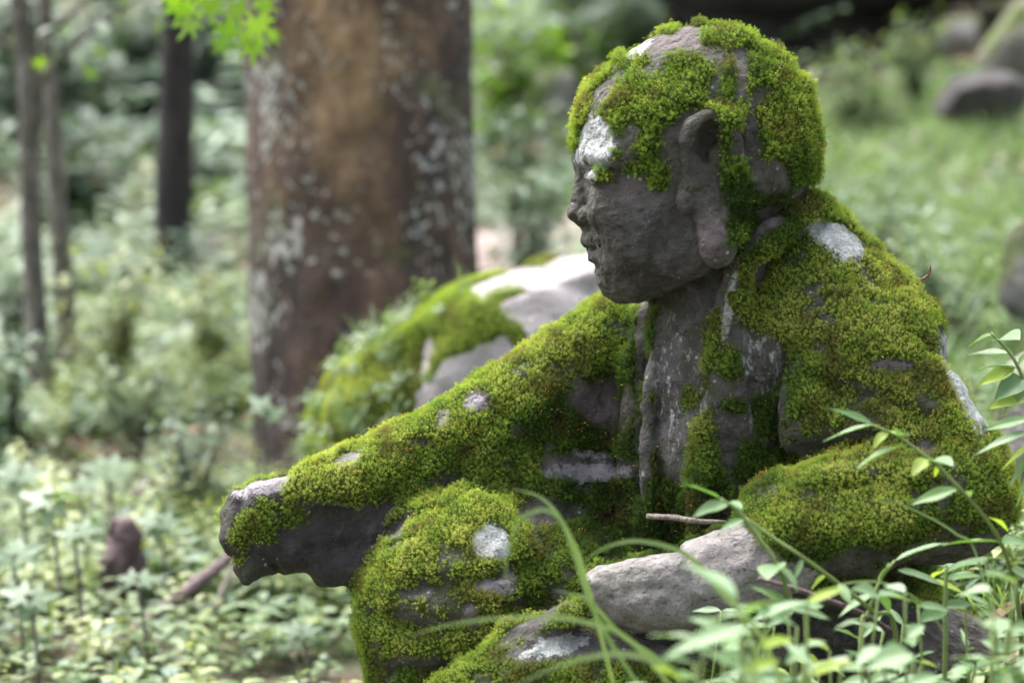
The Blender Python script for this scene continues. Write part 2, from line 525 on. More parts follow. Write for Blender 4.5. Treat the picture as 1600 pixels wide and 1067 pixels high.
def vert_normals(V, F):
    n = np.cross(V[F[:, 2]] - V[F[:, 0]], V[F[:, 3]] - V[F[:, 1]])
    N = np.zeros_like(V)
    for i in range(4): np.add.at(N, F[:, i], n)
    return N / (np.linalg.norm(N, axis=1, keepdims=True) + 1e-9)

S_AX = np.array([[1, 0, 0], list(-UPV), list(FWD)], dtype=np.float32)      # u, v, w axes in the world
S_ORG = np.array(CAMP + FWD * FOCUS, dtype=np.float32)
def to_world(P):
    return ((P - np.array([800, 533.5, 0], np.float32)) * KPX) @ S_AX + S_ORG

def submesh(V, F, fsel, attrs):
    f = F[fsel]; used, inv = np.unique(f, return_inverse=True)
    return V[used], inv.reshape(-1, F.shape[1]), {k: a[used] for k, a in attrs.items()}

def ellipses(px, py, lst):
    """strongest of a list of soft ellipses (cx, cy, rx, ry, tilt°)"""
    m = np.full(len(px), -1.0, np.float32)
    for e in lst:
        cx, cy, rx, ry = e[:4]; t = math.radians(e[4]) if len(e) > 4 else 0
        dx, dy = px - cx, py - cy
        a = (dx * math.cos(t) + dy * math.sin(t)) / rx; b = (-dx * math.sin(t) + dy * math.cos(t)) / ry
        m = np.maximum(m, 1 - np.sqrt(a * a + b * b))
    return m

def worley(p, scale, seed=0):
    """distance to the nearest cell point (0..1) and that cell's random number"""
    q = np.asarray(p, np.float32) / scale + np.float32(50 + seed * 3.1); i = np.floor(q).astype(np.int32); best = np.full(len(q), 9.0, np.float32); cid = np.zeros(len(q), np.float32)
    for dx in (-1, 0, 1):
        for dy in (-1, 0, 1):
            for dz in (-1, 0, 1):
                c = i + np.array([dx, dy, dz]); a, b, e = (c & 63).T
                j = np.stack([_NL[a, b, e], _NL[b, e, a], _NL[e, a, b]], 1)
                d = ((c + j - q) ** 2).sum(1); k = d < best
                best = np.where(k, d, best); cid = np.where(k, _NL[(a + 7) & 63, (b + 3) & 63, e], cid)
    return np.sqrt(best), cid
# ---------------------------------------------------------------- moss: shoots planted on cushions by geometry nodes
def sprig_mesh(name, seed, nleaf, star, mat, spread=0.8):
    """one moss shoot, 1 unit tall: narrow pointed leaves up a thin stem, a little star on top"""
    r = random.Random(seed); V = []; F = []
    def leaf(base, az, el, ln, wd):
        d = Vector((math.cos(az) * math.cos(el), math.sin(az) * math.cos(el), math.sin(el)))
        s = Vector((-math.sin(az), math.cos(az), 0)) * wd * 0.5
        mid = base + d * ln * 0.45; tip = base + (d + Vector((0, 0, -0.15))).normalized() * ln
        k = len(V); V.extend([base, mid + s, tip, mid - s]); F.append((k, k + 1, k + 2, k + 3))
    lean = Vector((r.uniform(-.25, .25), r.uniform(-.25, .25), 1))
    for i in range(nleaf):
        t = 0.15 + 0.75 * i / nleaf
        leaf(lean * t, i * 2.4 + r.random(), r.uniform(0.35, 0.8), r.uniform(0.34, 0.54) * spread, 0.062)
    for i in range(star):
        leaf(lean * 0.86, i * 6.283 / star + r.random() * .5, r.uniform(0.5, 1.2), r.uniform(0.32, 0.48) * spread, 0.06)
    me = bpy.data.meshes.new(name); me.from_pydata([tuple(v) for v in V], [], F); me.materials.append(mat)
    add_attr(me, 'tip', [v.z for v in V])
    return bpy.data.objects.new(name, me)

def moss_material():
    t = NT('moss_shoots')
    tone = t.attr('tone', 'INSTANCER'); rnd = t.n('ShaderNodeObjectInfo').outputs['Random']
    r = t.math('ADD', tone, t.math('MULTIPLY', t.math('SUBTRACT', rnd, 0.5), 0.18), True)
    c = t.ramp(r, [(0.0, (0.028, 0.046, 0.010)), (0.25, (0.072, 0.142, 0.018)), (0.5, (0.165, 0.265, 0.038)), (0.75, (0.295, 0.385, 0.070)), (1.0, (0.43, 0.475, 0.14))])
    dead = t.ramp(t.attr('dead', 'INSTANCER'), [(.6, 0), (.88, .7)])
    c = t.mix(dead, c, (0.13, 0.095, 0.035))
    c = t.mix(t.ramp(t.attr('tip'), [(0.15, 0.75), (0.75, 0)]), c, (0.030, 0.028, 0.010))          # stems brown, young tips light
    t.set(Base_Color=c, Roughness=0.55); t.b.inputs['Specular IOR Level'].default_value = 0.25
    tr = t.n('ShaderNodeBsdfTranslucent'); t.l(t.mix(1.0, c, (1.4, 1.4, 0.6), 'MULTIPLY'), tr.inputs[0])
    mx = t.n('ShaderNodeMixShader'); mx.inputs[0].default_value = 0.38
    t.l(t.b.outputs[0], mx.inputs[1]); t.l(tr.outputs[0], mx.inputs[2]); t.l(mx.outputs[0], t.out.inputs[0])
    return t.m
M_SHOOT = moss_material()
def cushion_material():
    t = NT('moss_cushion')
    tone = t.attr('tone'); n = t.noise(260, 4)
    c = t.ramp(t.math('ADD', t.math('MULTIPLY', tone, 0.6), t.math('MULTIPLY', n, 0.4)), [(0.1, (0.012, 0.016, 0.006)), (0.5, (0.035, 0.052, 0.010)), (0.9, (0.075, 0.098, 0.016))])
    t.set(Base_Color=c, Roughness=0.95, Normal=t.bump(n, 0.9, 0.004)); t.b.inputs['Specular IOR Level'].default_value = 0.1
    return t.m
M_CUSH = cushion_material()
def spore_material():
    t = NT('moss_capsule'); rnd = t.n('ShaderNodeObjectInfo').outputs['Random']
    t.set(Base_Color=t.ramp(rnd, [(0, (0.36, 0.16, 0.02)), (0.6, (0.55, 0.30, 0.04)), (1, (0.55, 0.42, 0.08))]), Roughness=0.45); return t.m
M_SPORE = spore_material()
SPRIGS = [sprig_mesh('moss_shoot', i, 11, 7, M_SHOOT, 0.85 + 0.12 * i) for i in range(3)]
def spore_mesh():
    V = []; F = []
    def ring(z, r, x=0):
        k = len(V)
        for i in range(4): V.append((x + r * math.cos(i * 1.5708), r * math.sin(i * 1.5708), z))
        return k
    ks = [ring(0.2, .02), ring(1.22, .02), ring(1.26, .075, .03), ring(1.38, .10, .06), ring(1.5, .05, .10)]
    for a, b in zip(ks[:-1], ks[1:]):
        for i in range(4): F.append((a + i, a + (i + 1) % 4, b + (i + 1) % 4, b + i))
    F.append((ks[-1], ks[-1] + 1, ks[-1] + 2, ks[-1] + 3))
    me = bpy.data.meshes.new('moss_capsule'); me.from_pydata(V, [], F); me.materials.append(M_SPORE)
    return bpy.data.objects.new('moss_capsule', me)
SPORE = spore_mesh()

def gn_group(name, layers):
    """layers: (objects, density /m2, scale lo, hi, upward pull, jitter, density attribute)"""
    g = bpy.data.node_groups.new(name, 'GeometryNodeTree')
    g.interface.new_socket('Geometry', in_out='INPUT', socket_type='NodeSocketGeometry')
    g.interface.new_socket('Geometry', in_out='OUTPUT', socket_type='NodeSocketGeometry')
    N = g.nodes.new; L = g.links.new
    gi, go, jn = N('NodeGroupInput'), N('NodeGroupOutput'), N('GeometryNodeJoinGeometry')
    L(gi.outputs[0], jn.inputs[0])
    for k, (objs, dens, lo, hi, up, jit, dattr) in enumerate(layers):
        dp = N('GeometryNodeDistributePointsOnFaces'); dp.distribute_method = 'RANDOM'; dp.inputs['Seed'].default_value = 3 + k
        L(gi.outputs[0], dp.inputs['Mesh'])
        na = N('GeometryNodeInputNamedAttribute'); na.data_type = 'FLOAT'; na.inputs['Name'].default_value = dattr
        mu = N('ShaderNodeMath'); mu.operation = 'MULTIPLY'; mu.inputs[1].default_value = dens
        L(na.outputs['Attribute'], mu.inputs[0]); L(mu.outputs[0], dp.inputs['Density'])
        rv = N('FunctionNodeRandomValue'); rv.data_type = 'FLOAT_VECTOR'
        rv.inputs[0].default_value = (-jit, -jit, -jit + up); rv.inputs[1].default_value = (jit, jit, jit + up)
        ad = N('ShaderNodeVectorMath'); ad.operation = 'ADD'; L(dp.outputs['Normal'], ad.inputs[0]); L(rv.outputs[0], ad.inputs[1])
        al = N('FunctionNodeAlignRotationToVector'); al.axis = 'Z'; L(ad.outputs[0], al.inputs['Vector'])
        spin = N('FunctionNodeRandomValue'); spin.data_type = 'FLOAT'; spin.inputs[2].default_value = 0; spin.inputs[3].default_value = 6.283; spin.inputs['Seed'].default_value = 9
        aa = N('FunctionNodeAxisAngleToRotation'); L(spin.outputs[1], aa.inputs['Angle'])
        rr = N('FunctionNodeRotateRotation'); rr.rotation_space = 'LOCAL'; L(al.outputs[0], rr.inputs[0]); L(aa.outputs[0], rr.inputs[1])
        sc = N('FunctionNodeRandomValue'); sc.data_type = 'FLOAT'; sc.inputs[2].default_value = lo; sc.inputs[3].default_value = hi; sc.inputs['Seed'].default_value = 5
        ip = N('GeometryNodeInstanceOnPoints'); L(dp.outputs['Points'], ip.inputs['Points'])
        src = N('GeometryNodeJoinGeometry') if len(objs) > 1 else None
        for o in reversed(objs):
            oi = N('GeometryNodeObjectInfo'); oi.inputs['Object'].default_value = o; oi.inputs['As Instance'].default_value = True
            if src: L(oi.outputs['Geometry'], src.inputs[0])
            else: L(oi.outputs['Geometry'], ip.inputs['Instance'])
        if src: L(src.outputs[0], ip.inputs['Instance']); ip.inputs['Pick Instance'].default_value = True
        L(rr.outputs[0], ip.inputs['Rotation']); L(sc.outputs[1], ip.inputs['Scale'])
        L(ip.outputs[0], jn.inputs[0])
    L(jn.outputs[0], go.inputs[0])
    return g
MOSS_GN = gn_group('moss_shoots', [(SPRIGS, 300000, 0.0026, 0.0052, 0.35, 0.6, 'cover'), (SPRIGS, 70000, 0.0052, 0.0080, 0.3, 0.6, 'big'), ([SPORE], 26000, 0.0038, 0.0054, 0.5, 0.4, 'spore')])

# ---------------------------------------------------------------- stone
def stone_material():
    t = NT('statue_stone'); co = t.coord()
    n1 = t.noise(14, 5, 0.6); n2 = t.noise(70, 4, 0.6); n3 = t.noise(420, 3, 0.6)
    c = t.ramp(n1, [(0.3, (0.036, 0.032, 0.029)), (0.5, (0.075, 0.067, 0.062)), (0.7, (0.150, 0.136, 0.130))])
    c = t.mix(t.ramp(n2, [(0.45, 0.0), (0.7, 0.5)]), c, (0.20, 0.185, 0.185))
    c = t.mix(t.math('MULTIPLY', t.ramp(t.noise(9, 3), [(0.5, 0), (0.7, 1)]), 0.35), c, (0.10, 0.098, 0.060))
    c = t.mix(t.math('MULTIPLY', t.attr('pink'), t.ramp(n2, [(0.3, 0.4), (0.6, 1)])), c, (0.165, 0.125, 0.132))
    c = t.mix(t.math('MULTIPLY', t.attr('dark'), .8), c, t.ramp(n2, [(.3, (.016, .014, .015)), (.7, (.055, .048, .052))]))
    clean = t.attr('clean')
    cc = t.ramp(n2, [(0.3, (0.22, 0.20, 0.19)), (0.6, (0.33, 0.305, 0.295)), (0.8, (0.41, 0.385, 0.375))])
    vo = t.n('ShaderNodeTexVoronoi'); vo.inputs['Scale'].default_value = 150; t.l(co, vo.inputs['Vector'])
    dots = t.ramp(t.math('ADD', vo.outputs['Distance'], t.math('MULTIPLY', n3, 0.35)), [(0.26, 1), (0.40, 0)])
    cc = t.mix(t.math('MULTIPLY', dots, 0.75), cc, (0.06, 0.065, 0.055))
    cc = t.mix(t.ramp(n1, [(0.5, 0), (0.75, 0.5)]), cc, (0.17, 0.18, 0.13))
    c = t.mix(clean, c, cc)
    c = t.mix(t.math('MULTIPLY', t.attr('stain'), t.ramp(t.noise(50, 5, .65), [(0.32, 0.2), (0.58, 0.95)])), c, (0.050, 0.062, 0.022))
    # crusts of pale lichen: attribute gives the place, noise the ragged edge
    edge = t.math('ADD', t.attr('lichen'), t.math('MULTIPLY', t.math('SUBTRACT', t.noise(110, 8, 0.75), 0.5), 2.6))
    li = t.ramp(edge, [(0.42, 0), (0.60, 0.9)])
    lc = t.ramp(n3, [(0.3, (0.32, 0.33, 0.33)), (0.6, (0.54, 0.56, 0.57)), (0.8, (0.66, 0.68, 0.68))])
    lc = t.mix(t.ramp(t.noise(75, 4, .6), [(.45, 0), (.62, .6)]), lc, (0.27, 0.28, 0.26))
    lc = t.mix(t.math('SUBTRACT', 1.0, t.attr('white')), lc, t.ramp(n2, [(0.3, (0.20, 0.18, 0.195)), (0.7, (0.36, 0.33, 0.355))]))
    c = t.mix(li, c, lc)
    mp = t.n('ShaderNodeMapping'); mp.inputs['Scale'].default_value = (1, 1, .4); t.l(co, mp.inputs['Vector'])
    sk = t.math('MULTIPLY', t.attr('streak'), t.ramp(t.math('ADD', t.math('MULTIPLY', t.noise(190, 5, .7, 0, mp.outputs[0]), .7), t.math('MULTIPLY', t.noise(45, 2, .5, 0, mp.outputs[0]), .3)), [(.52, 0), (.60, .85)]))
    c = t.mix(sk, c, (0.46, 0.47, 0.46))
    # stray white specks
    v2 = t.n('ShaderNodeTexVoronoi'); v2.inputs['Scale'].default_value = 85; t.l(co, v2.inputs['Vector'])
    sp = t.math('MULTIPLY', t.ramp(v2.outputs['Distance'], [(0.10, 1), (0.16, 0)]), t.ramp(t.n('ShaderNodeSeparateColor').outputs[0] if False else n1, [(0.5, 0), (0.58, 1)]))
    c = t.mix(t.math('MULTIPLY', sp, 0.8), c, (0.45, 0.46, 0.42))
    pit = t.n('ShaderNodeTexVoronoi'); pit.inputs['Scale'].default_value = 130; t.l(co, pit.inputs['Vector'])
    h = t.math('ADD', t.math('MULTIPLY', t.noise(240, 6, 0.7), 1.0), t.math('MULTIPLY', t.ramp(pit.outputs['Distance'], [(0.05, 0), (0.3, 1)]), t.ramp(t.noise(30, 3), [(.45, 0), (.7, .9)])))
    h = t.math('ADD', h, t.math('MULTIPLY', li, 0.25))
    nb = t.bump(h, 1.0, 0.0045)
    nb = t.bump(n2, 0.8, 0.008, nb)
    t.set(Base_Color=c, Roughness=t.ramp(n2, [(0.3, 0.72), (0.7, 0.9)]), Normal=nb)
    t.b.inputs['Specular IOR Level'].default_value = 0.3
    return t.m
M_STONE = stone_material()

# where moss grows and where the stone is bare (read off the carving, u/v in picture units)
HEAD_MOSS = [(905, 160, 26, 58, 20), (930, 122, 40, 34), (895, 195, 16, 40), (962, 178, 34, 40), (985, 150, 50, 40), (1012, 178, 34, 52), (1070, 112, 52, 36), (1062, 165, 64, 54), (1085, 198, 68, 36),
    (1016, 232, 30, 45), (1034, 268, 26, 28), (1140, 132, 16, 42), (1160, 176, 22, 22), (1148, 190, 18, 20), (1236, 195, 62, 130), (1200, 105, 58, 50), (1150, 58, 52, 24), (1262, 250, 42, 70), (1130, 228, 40, 36), (1142, 268, 36, 46), (1122, 292, 22, 20),
    (1040, 50, 30, 12), (1095, 36, 16, 8), (1110, 62, 26, 12), (975, 98, 18, 16), (1000, 92, 18, 14), (942, 273, 16, 12), (990, 264, 18, 12), (962, 238, 9, 16), (1195, 312, 80, 34), (1165, 350, 44, 36), (1120, 178, 40, 24), (960, 205, 14, 18)]
HEAD_BARE = [(936, 222, 30, 38), (1100, 300, 30, 40), (1265, 300, 30, 14), (1012, 72, 40, 14, -30), (1072, 62, 26, 18), (945, 140, 26, 10, -50), (1158, 110, 12, 40), (1170, 215, 14, 60), (1150, 225, 12, 30), (1080, 240, 52, 66), (1096, 365, 40, 75), (1200, 275, 28, 30), (985, 205, 18, 8)]
HEAD_LICHEN = [(928, 226, 44, 52, 10), (985, 82, 46, 18, -33), (925, 275, 16, 8)]
BODY_MOSS = [(1142, 568, 26, 36), (1078, 622, 20, 24), (1096, 725, 24, 70), (1150, 636, 22, 14), (1116, 525, 16, 52), (1192, 650, 24, 44), (1035, 805, 60, 60), (1075, 800, 50, 40), (1175, 720, 40, 40), (1195, 470, 60, 60), (1215, 375, 40, 22, -35), (1300, 320, 40, 30), (1250, 325, 34, 24),
    (402, 815, 40, 30, -40), (372, 850, 20, 34), (452, 806, 32, 26), (420, 835, 14, 20), (455, 770, 14, 26), (415, 790, 20, 14)]
BODY_BARE = [(1060, 600, 46, 200), (1165, 600, 62, 165), (1090, 450, 60, 70), (1140, 470, 14, 70, 12), (1196, 360, 40, 18, -40), (1306, 372, 56, 24, 32), (1352, 430, 40, 9, 55), (945, 628, 54, 42), (920, 728, 90, 24), (1005, 640, 14, 190), (542, 720, 24, 11, -20), (690, 658, 12, 24, 20), (745, 628, 24, 20), (660, 690, 24, 10),
    (770, 846, 36, 30, 30), (775, 915, 40, 13), (740, 962, 14, 26, -20), (648, 924, 28, 12), (624, 822, 12, 32, 40), (870, 925, 30, 14, 40), (1388, 570, 44, 15), (1282, 545, 14, 12), (1440, 700, 30, 14), (1292, 500, 20, 10), (1505, 600, 20, 95, -24),
    (870, 1008, 80, 24, -12), (830, 975, 60, 16, -35), (1000, 1010, 150, 22), (1350, 1000, 260, 75), (1150, 1010, 100, 60), (740, 1050, 18, 14), (860, 800, 60, 26), (790, 905, 16, 30)]
BODY_LICHEN = [(1306, 370, 66, 34, 32), (1140, 480, 12, 70, 12), (870, 1008, 66, 20, -12), (768, 846, 44, 36, 30), (770, 920, 44, 22), (735, 965, 16, 26), (1505, 600, 26, 105, -24), (430, 752, 90, 20, -16), (542, 718, 30, 14, -20), (742, 630, 24, 16), (1390, 572, 36, 12), (700, 655, 16, 26, 20), (945, 700, 70, 24), (920, 740, 100, 22)]
WHITE = [(928, 226, 60, 66, 10), (985, 82, 56, 26, -33), (1306, 370, 80, 44, 32), (870, 1008, 80, 30, -12), (768, 846, 54, 46, 30), (1505, 600, 36, 115, -24), (1062, 600, 60, 180), (1190, 590, 50, 120), (1140, 480, 20, 80, 12)]
BODY_STREAK = [(1062, 600, 50, 160), (1190, 590, 40, 110), (1075, 760, 30, 90)]
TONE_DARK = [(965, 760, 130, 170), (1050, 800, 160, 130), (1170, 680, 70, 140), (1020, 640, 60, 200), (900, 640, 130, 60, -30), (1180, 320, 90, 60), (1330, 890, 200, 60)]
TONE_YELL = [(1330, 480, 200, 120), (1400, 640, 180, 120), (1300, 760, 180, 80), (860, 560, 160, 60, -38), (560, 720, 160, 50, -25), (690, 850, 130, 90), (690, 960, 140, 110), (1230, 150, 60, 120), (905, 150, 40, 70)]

def grow(V, N, lab, is_head):
    s = 1 + V[:, 2] / FPX
    px = 800 + (V[:, 0] - 800) / s; py = 533.5 + (V[:, 1] - 533.5) / s
    near = sst(0.35, -0.05, N[:, 2]) if False else 1 - sst(-0.05, 0.35, N[:, 2])
    n1, n2 = fbm(V, 46, 3, 21), fbm(V, 15, 2, 25)
    up = -N[:, 1]
    if is_head:
        m = ellipses(px, py, HEAD_MOSS) * 1.6 - np.clip(ellipses(px, py, HEAD_BARE) * 2.2 + .2, 0, 1) * 1.8
        m = np.maximum(m, -0.7)
        far = np.where(py < 200, 0.35, -0.5)
        li = ellipses(px, py, HEAD_LICHEN)
    else:
        m = 0.55 - 0.0 * px
        m = m - np.clip(ellipses(px, py, BODY_BARE) * 2.6 + 0.25, 0, 1) * 1.25
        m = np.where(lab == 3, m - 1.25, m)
        m = m + np.clip(ellipses(px, py, BODY_MOSS) * 2.2 + 0.2, 0, 1) * 1.2
        m = np.where((lab == 6) | (lab == 7), -1.0, m)
        m = np.where((lab == 9), -0.2, m)
        m = np.where((lab == 8) & (py > 1040), 0.4, m)
        far = 0.3 + 0 * px
        li = ellipses(px, py, BODY_LICHEN)
    m = m * near + far * (1 - near) + 0.85 * n1 + 0.5 * n2 + 0.22 * vnoise(V, 7, 28) - 0.12
    m = m - 1.3 * sst(0.25, 0.75, -up)
    if is_head:
        ear = ellipses(px, py, [(1090, 238, 52, 72), (1104, 365, 42, 74)])
        m = np.where((ear > 0) & (V[:, 2] < -90) & (px < 1134 + 14 * n2), np.minimum(m, -0.4), m)
    stain = sst(-0.85, 0.0, m)
    li = np.clip(li * 1.6 + 0.25, 0, 1.0) * near * 0.85
    if not is_head:
        st = np.clip(ellipses(px, py, BODY_STREAK) * 2, 0, 1)
        #stn = vnoise(V * np.array([1, 0.3, 1], np.float32), 7, 31) + 0.9 * vnoise(V * np.array([1, 0.45, 1], np.float32), 4.5, 32)
        streak = st
    else: streak = 0 * px
    li = np.maximum(li, 0.10 + 0.10 * n1)
    dark = (lab == 3).astype(np.float32) * (1 - is_head)  # whole fist toned darker to stand in for the shade on its underside
    pink = np.clip(ellipses(px, py, [(975, 298, 40, 24), (1106, 372, 24, 60, 15), (1060, 60, 90, 30), (1200, 360, 40, 24, -40), (430, 780, 70, 40), (930, 625, 60, 40), (940, 910, 40, 26)]) * 1.8, 0, 0.75)
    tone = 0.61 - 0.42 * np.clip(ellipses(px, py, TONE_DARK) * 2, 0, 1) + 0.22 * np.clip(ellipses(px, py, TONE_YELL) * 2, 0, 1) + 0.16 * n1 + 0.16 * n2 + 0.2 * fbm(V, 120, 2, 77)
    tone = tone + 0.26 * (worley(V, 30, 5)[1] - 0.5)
    if is_head: tone = tone - 0.06
    spore = np.clip(0.15 + 0.6 * np.clip(ellipses(px, py, TONE_YELL) * 2, 0, 1) + 0.9 * n1, 0, 1)
    spore *= 0.55 if is_head else 1.0
    clean = ((lab == 6) | (lab == 7)).astype(np.float32) if not is_head else 0 * px
    white = np.clip(ellipses(px, py, WHITE) * 4 + .5, 0, 1)
    return m, dict(stain=stain, streak=streak, dark=dark, white=white, lichen=li, pink=pink, clean=clean), np.clip(tone, 0.02, 1), spore

def cushion_height(V, m):
    k = fbm(V, 42, 2, 41); k2 = vnoise(V, 17, 44)
    wl = worley(V + 6 * np.stack([k2, k, k2], 1), 34, 2)[0]
    t = (6.5 * (0.55 + 1.1 * k) + 4.0 * k2 + 8 * fbm(V, 75, 2, 46)) * sst(0.02, 0.9, m) + 9 * (0.72 - wl) * sst(0.05, 0.4, m)
    return np.where(m > 0, np.maximum(t, 0.5) - 3.0 * (1 - sst(0.0, 0.12, m)), -4)

statue = empty('stone_statue', tuple(to_world(np.array([[1130, 1330, 20]], np.float32))[0]))
tag(statue, 'seated stone statue of a shaven-headed monk overgrown with green moss', 'statue')
bpy.context.view_layer.update()
S_INV = statue.matrix_world.inverted()

def place(o, parent):
    """keep world coordinates of the mesh while parenting"""
    o.parent = parent
    o.matrix_parent_inverse = S_INV if parent is statue else Matrix()
    return o

def build_part(V, F, fl, N, attrs, m, tone, spore, groups, parents):
    out = {}
    Wv = to_world(V)
    t = cushion_height(V, m)
    Wm = to_world(V + N * t[:, None])
    fm = m[F].max(1) > 0.0
    for gid, (name, par, label) in groups.items():
        sel = fl == gid
        if not sel.any(): continue
        v, f, at_ = submesh(Wv, F, sel, attrs)
        me = np_mesh(name, v, f, M_STONE)
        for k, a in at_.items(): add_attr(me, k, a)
        o = link(name, me); p = parents.get(par, statue)
        place(o, p)
        if label: o['label'] = label
        out[name + str(gid)] = o; parents[gid] = o
        s2 = sel & fm
        if len(groups) == 3 and gid == 0: s2 = fm          # the head's moss creeps over the ears
        if s2.sum() > 30 and p is statue:
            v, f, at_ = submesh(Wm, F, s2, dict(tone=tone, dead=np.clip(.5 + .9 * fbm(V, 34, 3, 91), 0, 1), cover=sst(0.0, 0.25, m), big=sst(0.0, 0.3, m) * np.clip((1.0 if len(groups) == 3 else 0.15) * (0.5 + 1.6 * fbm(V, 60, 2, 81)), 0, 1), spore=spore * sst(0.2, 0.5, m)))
            me = np_mesh('moss', v, f, M_CUSH)
            for k, a in at_.items(): add_attr(me, k, a)
            mo = link('moss', me); place(mo, o); mo['kind'] = 'stuff'
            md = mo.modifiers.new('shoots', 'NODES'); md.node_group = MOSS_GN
    return out

H_HEAD, H_BODY = 2.6, 4.0
V, F = polygonise(sd_head, (860, 10, -210), (1310, 600, 210), H_HEAD)
N = vert_normals(V, F)
cen = V[F].mean(1)
flab = sd_head(cen)[1]; vl = np.zeros(len(V), np.int32)
m, at_, tone, spore = grow(V, N, vl, True)
flab = np.where(flab == 1, np.where(cen[:, 2] < 0, 1, 2), 0)
build_part(V, F, flab, N, at_, m, tone, spore, {0: ('head', None, 'shaven head in profile with moss growing like a cap of hair'), 1: ('ear', 0, None), 2: ('ear', 0, None)}, {})
V, F = polygonise(sd_body, (330, 280, -330), (1640, 1400, 330), H_BODY)
N = vert_normals(V, F)
cen = V[F].mean(1)
flab = sd_body(cen)[1]; vl = sd_body(V)[1]
m, at_, tone, spore = grow(V, N, vl, False)
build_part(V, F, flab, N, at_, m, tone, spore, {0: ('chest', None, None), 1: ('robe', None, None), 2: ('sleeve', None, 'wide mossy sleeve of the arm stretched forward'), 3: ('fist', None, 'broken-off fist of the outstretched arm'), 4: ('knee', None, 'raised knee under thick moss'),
    5: ('sleeve', None, 'mossy sleeve of the bent arm'), 6: ('forearm', None, 'bare pale forearm stone'), 7: ('hand', None, 'bare pale hand resting on the leg'), 8: ('leg', None, None), 9: ('seat', None, None)}, {})
# ================================================================== THE FOREST FLOOR
def floor_material():
    t = NT('forest_floor'); n = t.noise(3, 5); n2 = t.noise(38, 5, 0.65)
    c = t.ramp(n2, [(0.3, (0.030, 0.022, 0.016)), (0.5, (0.075, 0.055, 0.040)), (0.66, (0.150, 0.115, 0.085)), (0.8, (0.22, 0.18, 0.14))])
    c = t.mix(t.ramp(n, [(0.42, 0), (0.6, 0.75)]), c, (0.065, 0.090, 0.030))
    t.set(Base_Color=c, Roughness=0.95, Normal=t.bump(n2, 0.8, 0.03)); return t.m
M_FLOOR = floor_material()
def grid_terrain(x0, x1, y0, y1, nx, ny, power=1.0):
    tx = np.linspace(-1, 1, nx); xs = np.sign(tx) * np.abs(tx) ** power * (x1 - x0) / 2 + (x0 + x1) / 2
    ty = np.linspace(0, 1, ny) ** power; ys = y0 + ty * (y1 - y0)
    X, Y = np.meshgrid(xs, ys, indexing='ij'); Z = ground_z(X, Y)
    V = np.stack([X, Y, Z], -1).reshape(-1, 3)
    i = np.arange(nx - 1)[:, None] * ny + np.arange(ny - 1)[None, :]; i = i.ravel()
    return V, np.stack([i, i + ny, i + ny + 1, i + 1], 1)
V, F = grid_terrain(-60, 60, -12, 110, 220, 220, 2.0)
V2 = V.copy(); V2[:, 2] += 0.02 * fbm(V, 0.45, 3, 3)
tag(link('ground', np_mesh('ground', V2, F, M_FLOOR)), kind='structure')

# ------------------------------------------------------------------ leaves
def leaf_quadstrip(V, F, base, d, up, ln, wd, n=3, droop=0.3, fold=0.12, tipw=0.0):
    """one leaf blade: a creased strip, n segments"""
    d = d.normalized(); s = d.cross(up)
    if s.length < 1e-4: s = Vector((1, 0, 0))
    s.normalize(); nrm = s.cross(d).normalized()
    k0 = len(V)
    for i in range(n + 1):
        t = i / n
        w = wd * 0.5 * (math.sin(math.pi * min(1, t * 0.93 + 0.07)) ** 0.8) if i < n else tipw
        c = base + d * ln * t - nrm * droop * ln * t * t
        V.append(c - s * w + nrm * fold * w); V.append(c); V.append(c + s * w + nrm * fold * w)
    for i in range(n):
        a = k0 + i * 3; b = a + 3
        F.append((a, a + 1, b + 1, b)); F.append((a + 1, a + 2, b + 2, b + 1))

def mesh_from(name, V, F, mat, smooth=True):
    me = bpy.data.meshes.new(name); me.from_pydata([tuple(v) for v in V], [], F)
    if mat: me.materials.append(mat)
    if smooth: me.shade_smooth()
    return me

def rdir(r, el_lo, el_hi):
    a = r.uniform(0, 6.283); e = r.uniform(el_lo, el_hi)
    return Vector((math.cos(a) * math.cos(e), math.sin(a) * math.cos(e), math.sin(e)))

